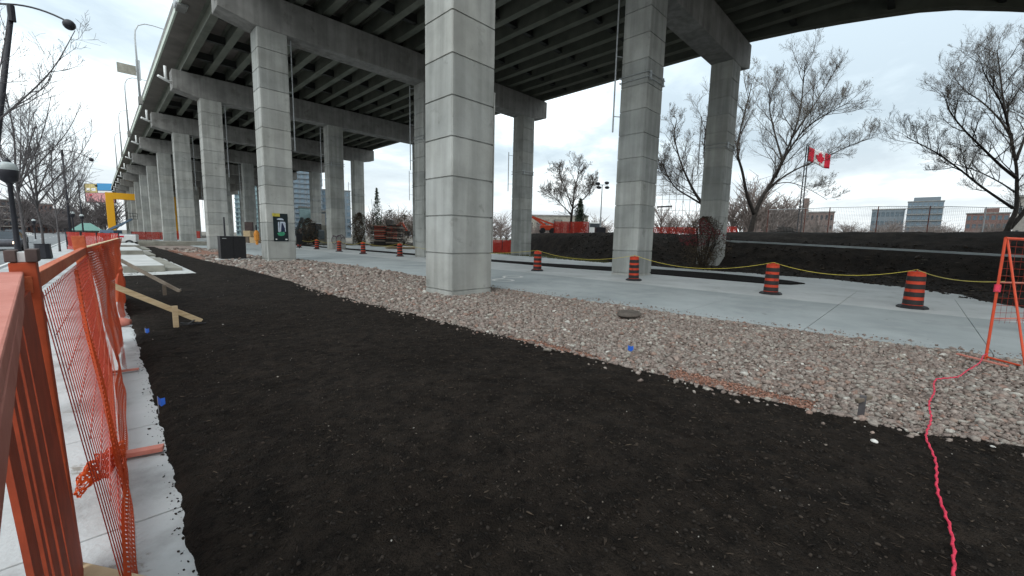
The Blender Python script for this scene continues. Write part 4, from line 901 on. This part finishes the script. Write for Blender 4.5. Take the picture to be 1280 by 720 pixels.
building('brick_warehouse', 'long brown brick warehouse with square roof block behind the big tree', 930, 972, 269, 120, M['brick'], M['darkglass'], 8, 3, 2.2, 14, .45, .5, extra=lambda t, W, h, d: MB().box((0,1,h+.36),(W*.45,7,h+2.3)).build('roof_block', M['brick'], t))
building('brick_warehouse', 'brown brick mill building with a square chimney by the mast', 972, 1042, 266, 128, M['brick'], M['darkglass'], 12, 3, 2.2, 14, .45, .5, extra=lambda t, W, h, d: MB().box((-W*.06,1,h+.36),(W*.045,3,h+4.6)).build('chimney', M['brick'], t))
building('office_block', 'low grey blue office block left of the taller glazed one', 1090, 1131, 262, 200, M['paleblue'], M['glass'], 7, 4, 2.2, 15, .75, .5)
building('apartment_block', 'taller grey blue glazed apartment block beyond the chain link fence', 1135, 1180, 252, 190, M['paleblue'], M['blueglass'], 7, 7, 2.2, 15, .75, .55, slabs=M['stone'], extra=lambda t, W, h, d: MB().box((-W*.35,2,h+.36),(W*.4,9,h+2.2)).build('roof_block', M['paleblue'], t))
building('brick_block', 'red brick and glass block left of the leaning right tree', 1208, 1262, 267, 140, M['redbrick'], M['glass'], 7, 4, 2.2, 12, .62, .5, extra=lambda t, W, h, d: MB().box((-W*.1,1,h+.36),(W*.25,6,h+1.9)).build('roof_block', M['redbrick'], t))
building('pale_shed', 'pale tan shed wall behind the trunk of the right tree', 1272, 1310, 246, 70, M['stone'], M['darkglass'], 3, 2, 2.2, 8, .3, .3)
building('long_shed', 'low grey shed roof behind the round crowned tree', 640, 735, 270, 130, M['block'], M['darkglass'], 10, 1, 1.5, 10, .5, .4)
building('street_block', 'dark brown mid rise with pale bands across the street at left', -30, 30, 250, 120, M['darkbrick'], M['darkglass'], 8, 5, -.15, 14, .7, .5, slabs=M['stone'])
building('street_block', 'red brick low block between the globe lamp and second arc lamp', 30, 66, 255, 135, M['redbrick'], M['darkglass'], 6, 4, -.15, 12, .5, .5)
building('street_block', 'dark flat roofed block behind the far street trees', 66, 96, 262, 160, M['darkbrick'], M['darkglass'], 6, 4, -.15, 12, .5, .5)
def groof(t, W, h, d): MB().add([(-W/2-1,-1,h+.36),(W/2+1,-1,h+.36),(W/2+1,d+1,h+.36),(-W/2-1,d+1,h+.36),(-W*.2,d/2,h+2.2),(W*.2,d/2,h+2.2)], [(0,1,5,4),(1,2,5),(2,3,4,5),(3,0,4),(0,3,2,1)]).build('green_roof', plain('green_roof', (.12,.24,.205), .6), t)
building('pavilion', 'low pavilion with a pale green hipped roof below the billboard', 95, 123, 290, 100, M['darkbrick'], M['darkglass'], 5, 1, -.1, 6, .6, .5, extra=groof)
# billboard
D = 150; bb = AT(128,285,D); bz = lambda py: AT(128,py,D).z; Bw = lambda a, c: (AT(c,240,D)-AT(a,240,D)).length
bl = thing('billboard', 'billboard with yellow, pink and blue panels on a grey post', 'billboard', (bb.x,bb.y,0), -YAW+.0)
def bpan(name, xa, xb, ya, yb, m, off=0.): 
    MB().box(((xa-128)*D/F,-.2-off,bz(yb)),((xb-128)*D/F,.1-off,bz(ya))).build(name, m, bl)
bpan('frame', 109.5,147.5,230.5,254, M['dark_metal'], -.35)
bpan('yellow_panel', 112,126.5,231,241.5, plain('panel_yellow', (.55,.45,.2), .6)); bpan('blue_panel', 127.5,145,230,238.5, plain('panel_blue', (.06,.26,.5), .5), .06); bpan('pink_panel', 112,147,242,253, plain('panel_pink', (.58,.27,.28), .5)); bpan('white_panel', 127.5,145,239,241.6, M['white'])
bpan('red_spot', 117,119.5,243.5,245.5, M['red'], .1)
pw = MB()
for a, c in ((114,118),(120,125)): pw.box(((a-128)*D/F,-.27,bz(239.5)),((c-128)*D/F,-.21,bz(236)))
pw.build('panel_marks', M['flagwhite'], bl)
MB().tube([(0,.5,-.2),(0,.5,bz(252))], .55, 10).build('post', M['cap'], bl)
# yellow portal straddling the viaduct
pl = thing('yellow_portal', 'large yellow square portal frame wrapped round the far viaduct', 'portal frame', (0,0,0))
YP = 136.; q0 = AT(131,240,1); d_ = q0-EYE; k_ = YP/d_.y; xL = d_.x*k_; zT = EYE.z+d_.z*k_
xR = 13.4
MB().box((xL-.0,YP,-.2),(xL+1.35,YP+1.4,zT)).build('leg', M['yellow'], pl, bevel=.03); MB().box((xR,YP,-.2),(xR+1.35,YP+1.4,zT)).build('leg', M['yellow'], pl, bevel=.03)
MB().box((xL+1.352,YP,zT-1.5),(xR-.002,YP+1.4,zT)).build('beam', M['yellow'], pl, bevel=.03)
# distant lamp, lift and trailer under the billboard
def boom_lift(label, p0, bm, sc_, rz, arm):
    t = thing('boom_lift', label, 'boom lift', p0, rz)
    MB().box((-1.2*sc_,-.8*sc_,.5*sc_),(1.2*sc_,.8*sc_,1.3*sc_)).build('chassis', bm, t, bevel=.06)
    for sx in (-.8,.8):
        for s_y in (-.75,.75): 
            w = MB().lathe([(.3,-.12),(.45,-.1),(.45,.1),(.3,.12)], n=14); w.v = [(x*sc_+sx*sc_, z*sc_+s_y*sc_, y*sc_+.45*sc_) for x, y, z in w.v]; w.build('wheel', M['black'], t)
    MB().bar((-.4*sc_,0,1.3*sc_),Vector(arm[0]),.32*sc_,.36*sc_).build('boom', bm, t); MB().bar(arm[0],arm[1],.22*sc_,.26*sc_).build('boom', bm, t)
    e = Vector(arm[1]); b = MB()
    for dz in (0,.5,1.0): 
        for (ax_, ay_, bx_, by_) in ((-.6,-.4,.6,-.4),(.6,-.4,.6,.4),(.6,.4,-.6,.4),(-.6,.4,-.6,-.4)): b.bar((e.x+ax_*sc_,e.y+ay_*sc_,e.z+dz*sc_),(e.x+bx_*sc_,e.y+by_*sc_,e.z+dz*sc_),.05*sc_,.05*sc_)
    for ax_ in (-.6,.6):
        for ay_ in (-.4,.4): b.bar((e.x+ax_*sc_,e.y+ay_*sc_,e.z),(e.x+ax_*sc_,e.y+ay_*sc_,e.z+1.0*sc_),.05*sc_,.05*sc_)
    b.build('basket', M['dark_metal'], t); return t
p = AT(139,291,78); p.z = 0; boom_lift('blue grey boom lift raised in front of the yellow portal leg', p, plain('lift_blue', (.07,.11,.16), .5), 1.1, -YAW, [(2.2,0,2.6),(4.2,0,3.6)])
p = AT(684,290,50); p.z = ground_z(p.x,p.y); boom_lift('orange boom lift parked on the bank behind the second column', p, M['orange'], .75, -YAW, [(-1.9,0,2.0),(1.3,0,.9)])
tl_ = thing('site_trailer', 'small white box trailer with a dark wheel beyond the fence', 'trailer', G(160,308), -.12)
MB().box((-1.0,-1.5,.45),(.75,1.5,1.12)).build('body', M['white'], tl_, bevel=.05); MB().box((-.95,-1.4,1.125),(.7,1.4,1.2)).build('lid', M['galv'], tl_)
for s_x in (-.95,.62):
    w = MB().lathe([(.2,-.1),(.33,-.09),(.33,.09),(.2,.1)], n=16); w.v = [(z+s_x, x*1, y+.33) for x, y, z in w.v]; w.build('wheel', M['black'], tl_)
w = MB().lathe([(.20,-.09),(.33,-.08),(.33,.08),(.2,.09)], n=16); w.v = [(x+.25, z-1.53, y+.33) for x, y, z in w.v]; w.build('wheel', M['black'], tl_)
w = MB().lathe([(.05,-.03),(.17,-.02),(.17,.02),(.05,.03)], n=12); w.v = [(x+.25, z-1.63, y+.33) for x, y, z in w.v]; w.build('wheel_hub', M['galv'], tl_)
MB().box((-.6,-1.53,.9),(-.1,-1.505,1.05)).build('marker_light', M['red'], tl_)
# orange netting fences in the distance
def net_fence(label, pts, h, m, zoff=None, group='distant orange netting fences'):
    t = thing('netting_fence', label, 'fence', (0,0,0), 0, group); pts = [Vector(p) for p in pts]
    for p in pts: MB().tube([p-Vector((0,0,.3)), p+Vector((0,0,h+.1))], .035, 5).build('post', M['dark_metal'], t)
    for i, (a, b_) in enumerate(zip(pts[:-1], pts[1:])): net_sheet('netting', a+Vector((0,0,h)), b_+Vector((0,0,h)), a+Vector((0,0,.03)), b_+Vector((0,0,.03)), m, t, .05, 10, 5, i)
def onz(px, D, z=0.): p = AT(px, 290, D); p.z = z; return p
net_fence('orange netting fence between far piers behind the white trailer', [onz(164,66),onz(182,68),onz(200,70),onz(232,74)], 1.3, M['net_red'])
net_fence('orange netting fence along the sidewalk beyond the folded end', [onz(82,32),onz(100,30),onz(120,29),onz(148,29)], 1.35, M['net_red'])
net_fence('red netting fence under the far piers right of the yellow leg', [onz(205,92),onz(226,92),onz(250,92)], 1.6, M['net_red'])
bz_ = lambda p: Vector((p.x,p.y,ground_z(p.x,p.y)))
net_fence('bright orange netting fence on the bank left of the second column', [bz_(onz(606,44)),bz_(onz(628,43.5)),bz_(onz(648,43))], 1.55, M['net_red'])
net_fence('orange netting fence around the round crowned tree', [bz_(onz(692,47)),bz_(onz(712,46.5)),bz_(onz(736,46))], 1.35, M['net_red'])
net_fence('low red netting fence on the bank between the near pier columns', [bz_(onz(816,36)),bz_(onz(845,36)),bz_(onz(872,36))], .62, M['net_red'])
net_fence('low red netting fence behind the third column of the near pier', [bz_(onz(905,40)),bz_(onz(921,40))], .8, M['net_red'])
# rail and pump lattice (electric yard frame) behind the second column
lt = thing('lattice_gantry', 'pale steel lattice gantry standing behind the near pier columns', 'gantry', AT(838,293,95), -YAW); b = MB()
for xx in np.arange(-4,9.1,1.6): b.bar((xx,0,-1),(xx,0,13.5),.12,.12)
for zz in (3,5.5,8,9.5,11,12.4,13.5): b.bar((-4,0,zz),(8.8,0,zz),.10,.10)
for k in range(7): b.bar((-4+1.6*k,0,3 if k%2 else 8),(-2.4+1.6*k,0,8 if k%2 else 3),.07,.07)
b.build('frame', M['galv'], lt); MB().bar((-3.6,-.3,6.2),(-.2,-.3,6.4),.35,.35).build('insulator', M['dark_metal'], lt)
# light tower and white van on the bank
D = 44; p = AT(750,290,D); p.z = ground_z(p.x,p.y); lw = thing('light_tower', 'portable light tower with four lamps on the bank beside a white van', 'light tower', p, -YAW); ht = AT(750,232,D).z-p.z
MB().box((-.5,-.5,0),(.5,.5,.7)).build('generator', M['dark_metal'], lw, bevel=.03); MB().tube([(0,0,.7),(0,0,ht*.5),(0,0,ht)], [.08,.06,.045], 8).build('mast', M['galv'], lw)
MB().bar((-.65,0,ht),(.65,0,ht),.06,.06).build('cross_arm', M['galv'], lw)
for dx, dz in ((-.5,.12),(.45,.2),(-.35,-.3),(.5,-.28)): MB().ball((dx,-.12,ht+dz), .2, 1.3, .8, .8).build('lamp_head', M['dark_metal'], lw, smooth=True)
p = AT(743,291,58); p.z = ground_z(p.x,p.y)
vn = thing('white_van', 'white van parked on the bank beside the light tower', 'van', p, -YAW+.1)
prof = [(-1.0,.35),(1.0,.35),(1.0,.95),(.92,1.1),(.78,1.75),(.6,1.85),(-.6,1.85),(-.78,1.75),(-.92,1.1),(-1.0,.95)]
b = MB(); nn = len(prof); b.add([(x,0,z) for x, z in prof]+[(x,4.6,z) for x, z in prof], [tuple(range(nn)),tuple(reversed(range(nn,2*nn)))]+[((i+1)%nn,i,nn+i,nn+(i+1)%nn) for i in range(nn)]); b.build('body', M['white'], vn, bevel=.04)
MB().box((-.72,-.02,1.14),(.72,.03,1.66)).build('window', M['darkglass'], vn)
for sx in (-.86,.86): MB().box((sx-.06,-.03,.8),(sx+.06,.02,1.0)).build('tail_light', plain('dull_red_lens', (.2,.02,.02), .3), vn)
for sx in (-.9,.9):
    for yy in (.8,3.7):
        w = MB().lathe([(.2,-.1),(.34,-.09),(.34,.09),(.2,.1)], n=14); w.v = [(z+sx, x+yy, y+.34) for x, y, z in w.v]; w.build('wheel', M['black'], vn)
# timber stack, excavator and yard clutter left of the widest column
tk = thing('timber_stack', 'dark stack of timber boards beyond the drums under the orange machine', 'timber stack', onz(482,58), -YAW); rr = random.Random(8)
for k in range(13):
    for j_ in range(2): MB().box((-2.2+2.25*j_+rr.uniform(-.1,.1),rr.uniform(-.1,.1),.03+.24*k),(-.1+2.25*j_+rr.uniform(-.15,.1),1.2,.2+.24*k)).build('timber', M['bark'] if (k+j_)%3 else M['oldwood'], tk)
ex_ = thing('excavator', 'orange tracked excavator behind the timber stack', 'excavator', onz(483,66), -YAW); oy = M['orange']
MB().box((-1.6,-1.2,1.0),(1.4,1.2,3.1)).build('body', oy, ex_, bevel=.1); MB().box((.3,-1.1,3.102),(1.3,.2,4.1)).build('cab', M['darkglass'], ex_, bevel=.05)
for s_y in (-1.3,.75): MB().box((-1.7,s_y,.0),(1.7,s_y+.5,.9)).build('track', M['black'], ex_, bevel=.25)
MB().bar((1.2,-.2,2.6),(2.6,-.2,3.7),.3,.4).build('boom', oy, ex_); MB().bar((2.6,-.2,3.7),(3.5,-.2,2.2),.24,.3).build('boom', oy, ex_); MB().box((3.1,-.7,1.6),(3.9,.3,2.4)).build('bucket', M['dark_metal'], ex_, bevel=.08)
yl = thing('plank_pile', 'low pile of fresh yellow planks behind the far drum', 'plank pile', onz(508,50), -YAW)
for k in range(8): MB().box((-2.6+.25*(k%3),-.1*k,.02+.08*(k//2)),(1.6+.2*(k%2),.25-.1*k,.08+.08*(k//2))).build('plank', M['lumber'], yl)
bk = thing('backhoe', 'dark backhoe with a raised arm between the poster pier and the sheds', 'backhoe', onz(384,62), -YAW); dk = plain('machine_dark', (.03,.045,.05), .5)
MB().box((-.4,-1,.8),(2.2,1,2.2)).build('body', dk, bk, bevel=.08); MB().box((.6,-.9,2.202),(1.8,.9,3.2)).build('cab', M['darkglass'], bk, bevel=.05)
for sx in (0,1.8):
    w = MB().lathe([(.3,-.2),(.6,-.18),(.6,.18),(.3,.2)], n=14); w.v = [(x+sx, z-1.1, y+.6) for x, y, z in w.v]; w.build('wheel', M['black'], bk)
MB().bar((-.3,0,1.5),(-.7,0,4.0),.3,.35).build('arm', dk, bk); MB().bar((-.7,0,4.0),(-1.6,0,2.0),.25,.3).build('arm', dk, bk); MB().box((-2.0,-.5,1.3),(-1.3,.5,2.0)).build('bucket', dk, bk, bevel=.08)
mu = thing('rubble_wall', 'grey and brown rubble wall behind the far drums near the poster pier', 'wall', onz(395,66), -YAW); MB().box((-1.6,0,-.1),(2.4,.6,3.0)).build('wall', M['block'], mu, bevel=.05); MB().box((-3.0,.1,-.1),(-1.602,.7,2.5)).build('wall', M['brick'], mu, bevel=.05)
ob2 = thing('crate_stack', 'stack of wooden crates with orange wrap seen left of the poster pier', 'crate stack', onz(312,62), -YAW)
for k, (cx_, cz_, m_) in enumerate(((-1.3,0,M['oldwood']),(-.1,0,M['lumber']),(-1.0,.95,M['lumber']),(.9,0,M['oldwood']))): MB().box((cx_,0,cz_+.02),(cx_+1.1,1,cz_+.9)).build('crate', m_, ob2, bevel=.03)
MB().box((-1.5,1.2,0),(-.3,1.5,3.2)).build('dark_board', M['darkbrick'], ob2)
op = thing('orange_post', 'tall orange wrapped post beside the left edge of the poster pier', 'post', onz(320.5,54), 0); MB().lathe([(.16,0),(.16,.55),(.3,.6),(.34,1.5),(.16,1.9)], n=12).build('wrap', plain('orange_wrap', (.7,.28,.05), .6), op); MB().tube([(0,0,1.9),(0,0,2.6)], .1, 8).build('post_top', M['dark_metal'], op)
# ---------------------------------------------------------------- street furniture on the left
def arc_lamp(base, h, label, lean=0., L=2.8, dirx=1):
    t = thing('arc_lamp', label, 'street lamp', base, 0, 'dark arc lamps along the sidewalk'); top = U*lean+Vector((0,0,h))
    MB().tube([Vector((0,0,0)), top*.45, top], [.11,.09,.075], 10).build('pole', M['dark_metal'], t, smooth=True)
    MB().lathe([(.17,0),(.17,.5),(.12,.6)], n=12).build('base', M['dark_metal'], t)
    MB().tube([top-Vector((0,0,.3)), top+Vector((0,0,.22))], .095, 8).build('collar', M['dark_metal'], t)
    arc = []
    for k in range(15): s_ = -1.5+(L+1.5)*k/14; arc.append(top+U*s_+Vector((0,0,.25-.03*s_-.095*s_*s_*(1 if s_ > 0 else .55)*2.6/L)))
    MB().tube(arc, .03, 8).build('arm', M['dark_metal'], t, smooth=True)
    MB().ball(arc[-1]+Vector((0,0,-.08)), .17).build('globe', M['dark_metal'], t, smooth=True); return t
D = 14.; a = AT(14,15,D); b0 = AT(0,122,D); lean = 1.0
bs = Vector((a.x,a.y,0))-U*2.2; arc_lamp(bs, a.z, 'nearest dark arc lamp with a black ball, leaning at the top left', 2.2, 1.95)
D = 37.; a = AT(77.5,191,D); arc_lamp(Vector((a.x,a.y,0)), a.z, 'second dark arc lamp, upright among the bare street trees', 0., 2.6)
D = 60.; a = AT(97.5,227,D); arc_lamp(Vector((a.x,a.y,0)), a.z, 'third and smallest dark arc lamp left of the billboard', 0., 2.6)
M['globe'] = plain('frosted_globe', (.38,.41,.41), .25, var=.1)
def globe_lamp(base, h, label, r=.235):
    t = thing('globe_lamp', label, 'street lamp', base, 0, 'globe lamps along the sidewalk')
    MB().lathe([(.16,0),(.16,.3),(.10,.5),(.075,1.0),(.06,h-.5),(.09,h-.45)], n=12).build('pole', M['dark_metal'], t, smooth=True)
    MB().lathe([(.09,h-.45),(.2,h-.36),(r*.97,h-.12),(r*1.02,h-.04),(r*.98,h-.02)], n=16).build('cradle', M['dark_metal'], t, smooth=True)
    MB().ball((0,0,h+.03), r, 1, 1, .95, 16, 10).build('globe', M['globe'], t, smooth=True)
    MB().lathe([(.1,h+r*.93),(.07,h+r+.06),(.02,h+r+.14)], n=10).build('finial', M['dark_metal'], t); return t
g0 = globe_lamp((-1.92,21.5,0), 3.52, 'nearest black post lamp with a frosted globe at the left edge')
for px, py, D, l in ((90,267,48,'small globe lamp right of the second arc lamp'),(102,270,56,'smallest globe lamp nearest the billboard'),(42,276,62,'globe lamp across the street beside the red brick block')): p = AT(px, py, D); dup(g0, (p.x,p.y,p.z-3.52), 0, l)
# car with lights on, and a second one
def car(base, rz, paint, label, lights):
    t = thing('car', label, 'car', base, rz)
    b = MB(); secs = [(-2.1,.75,.35,.62),(-1.9,.85,.3,.8),(-.9,.88,.28,.9),(0,.88,.28,.92),(1.3,.88,.28,.92),(2.0,.84,.3,.85),(2.15,.75,.36,.7)]
    for yy, w, z0, z1 in secs: b.v += [(-w,yy,z0),(w,yy,z0),(w,yy,z1-.1),(w*.92,yy,z1),(-w*.92,yy,z1),(-w,yy,z1-.1)]
    for i in range(len(secs)-1):
        for k in range(6): b.f.append((i*6+k, i*6+(k+1)%6, i*6+6+(k+1)%6, i*6+6+k))
    b.f += [tuple(reversed(range(6))), tuple(range(len(b.v)-6, len(b.v)))]; b.build('body', paint, t, smooth=True)
    c = MB(); top = [(-.6,-.3),(.6,-.3),(.6,1.2),(-.6,1.2)]; bot = [(-.8,-1.0),(.8,-1.0),(.8,1.9),(-.8,1.9)]
    c.add([(x,y_,.9) for x, y_ in bot]+[(x,y_,1.42) for x, y_ in top], [(0,1,5,4),(1,2,6,5),(2,3,7,6),(3,0,4,7),(4,5,6,7)]); c.build('windows', M['darkglass'], t)
    MB().box((-.58,-.25,1.421),(.58,1.15,1.46)).build('roof', paint, t, bevel=.02)
    for sx in (-.82,.82):
        for yy in (-1.35,1.35):
            w = MB().lathe([(.2,-.1),(.32,-.09),(.32,.09),(.2,.1)], n=14); w.v = [(z+sx, x+yy, y_+.32) for x, y_, z in w.v]; w.build('wheel', M['black'], t)
    for sx in (-.6,.6): MB().ball((sx,-2.1,.62), .13, 1.3, .5, .8).build('headlight', lights, t)
    return t
hl = emit('headlight_on', (1,.74,.5), 14)
car(G(11,312.5,-.15), .0, plain('dark_car_paint', (.05,.05,.06), .3), 'dark car with glowing headlights on the street at left edge', hl)
car(G(19,303,-.15), .0, plain('grey_car_paint', (.12,.12,.14), .3), 'dark grey car further up the street behind the globe lamp', M['white'])
gr = thing('guard_rail', 'pale metal guard rail across the far end of the street', 'guard rail', AT(30,296,85), -YAW); b = MB()
for zz in (.0,.35,.7,1.05): b.bar((-1.6,0,zz-.2),(1.6,0,zz-.2),.06,.08)
b.build('rails', M['white'], gr); b = MB()
for xx in np.arange(-1.6,1.7,.4): b.bar((xx,.06,-1),(xx,.06,.9),.05,.05)
b.build('posts', M['white'], gr)
# ---------------------------------------------------------------- light, sky, camera
w = bpy.data.worlds.new('World'); sc.world = w; w.use_nodes = True; nt = w.node_tree; L = nt.links.new; bg = nt.nodes['Background']
SUN_EL, SUN_AZ = R(48), R(-110)        # brightest part of the overcast: behind and left of the camera
sky = N(nt, 'ShaderNodeTexSky', sky_type='NISHITA'); sky.sun_disc = False; sky.sun_elevation = SUN_EL; sky.sun_rotation = SUN_AZ; sky.air_density = 1.5; sky.dust_density = 3
tc = N(nt, 'ShaderNodeTexCoord'); sp = N(nt, 'ShaderNodeSeparateXYZ'); L(tc.outputs['Generated'], sp.inputs[0])
# flat cloud layer: project the direction on a ceiling plane
zc = N(nt, 'ShaderNodeMath', operation='MAXIMUM'); zc.inputs[1].default_value = 0.0; L(sp.outputs[2], zc.inputs[0])
za = N(nt, 'ShaderNodeMath', operation='ADD'); za.inputs[1].default_value = .22; L(zc.outputs[0], za.inputs[0])
dv = N(nt, 'ShaderNodeVectorMath', operation='DIVIDE'); cbv = N(nt, 'ShaderNodeCombineXYZ'); [L(za.outputs[0], cbv.inputs[i]) for i in range(3)]; L(tc.outputs['Generated'], dv.inputs[0]); L(cbv.outputs[0], dv.inputs[1])
n1 = N(nt, 'ShaderNodeTexNoise'); n1.inputs['Scale'].default_value = .9; n1.inputs['Detail'].default_value = 9; n1.inputs['Roughness'].default_value = .58; n1.inputs['Distortion'].default_value = .25; ov = N(nt, 'ShaderNodeVectorMath', operation='ADD'); ov.inputs[1].default_value = (3.1,1.2,0); L(dv.outputs[0], ov.inputs[0]); L(ov.outputs[0], n1.inputs['Vector'])
cr = ramp(nt, [(.34, (5.6,6.7,7.5)), (.43, (7.3,8.5,9.2)), (.50, (10.6,11.8,12.3)), (.6, (13,13.8,14.0))]); L(n1.outputs[0], cr.inputs[0])
# overcast skies brighten towards the zenith
gz = N(nt, 'ShaderNodeMath', operation='MULTIPLY_ADD'); gz.inputs[1].default_value = 1.15; gz.inputs[2].default_value = .98; L(zc.outputs[0], gz.inputs[0])
hz = N(nt, 'ShaderNodeMapRange'); hz.inputs['From Min'].default_value = .02; hz.inputs['From Max'].default_value = .2; hz.inputs['To Min'].default_value = .6; hz.inputs['To Max'].default_value = 0; L(zc.outputs[0], hz.inputs[0])
hm = N(nt, 'ShaderNodeMix', data_type='RGBA'); hm.inputs[7].default_value = (10.8,11.2,11.4,1); L(hz.outputs[0], hm.inputs[0]); L(cr.outputs[0], hm.inputs[6])
mg = N(nt, 'ShaderNodeVectorMath', operation='SCALE'); L(hm.outputs[2], mg.inputs[0]); L(gz.outputs[0], mg.inputs['Scale'])
mx = N(nt, 'ShaderNodeMix', data_type='RGBA'); mx.inputs[0].default_value = .92; L(sky.outputs[0], mx.inputs[6]); L(mg.outputs[0], mx.inputs[7])
L(mx.outputs[2], bg.inputs['Color']); bg.inputs['Strength'].default_value = .1
sl = bpy.data.lights.new('sun', 'SUN'); sl.energy = .9; sl.angle = R(30); sl.color = (1,.97,.93); so_ = bpy.data.objects.new('sun', sl); COL.objects.link(so_)
dirv = Vector((math.sin(SUN_AZ)*math.cos(SUN_EL), math.cos(SUN_AZ)*math.cos(SUN_EL), math.sin(SUN_EL))); so_.rotation_euler = dirv.to_track_quat('Z', 'Y').to_euler()
cam = bpy.data.cameras.new('camera'); co = bpy.data.objects.new('camera', cam); COL.objects.link(co); sc.camera = co
cam.sensor_width = 36; cam.lens = F/1280*36; cam.clip_start = .03; cam.clip_end = 5000
Rm = Matrix((RT, UP, -FW)).transposed().to_4x4(); Rm.translation = EYE; co.matrix_world = Rm
sc.view_settings.view_transform = 'Standard'; sc.view_settings.look = 'None'; sc.view_settings.exposure = 0; sc.view_settings.gamma = 1
sc.render.engine = 'CYCLES'; sc.cycles.max_bounces = 6; sc.cycles.diffuse_bounces = 3; sc.cycles.transparent_max_bounces = 24; sc.cycles.use_denoising = True
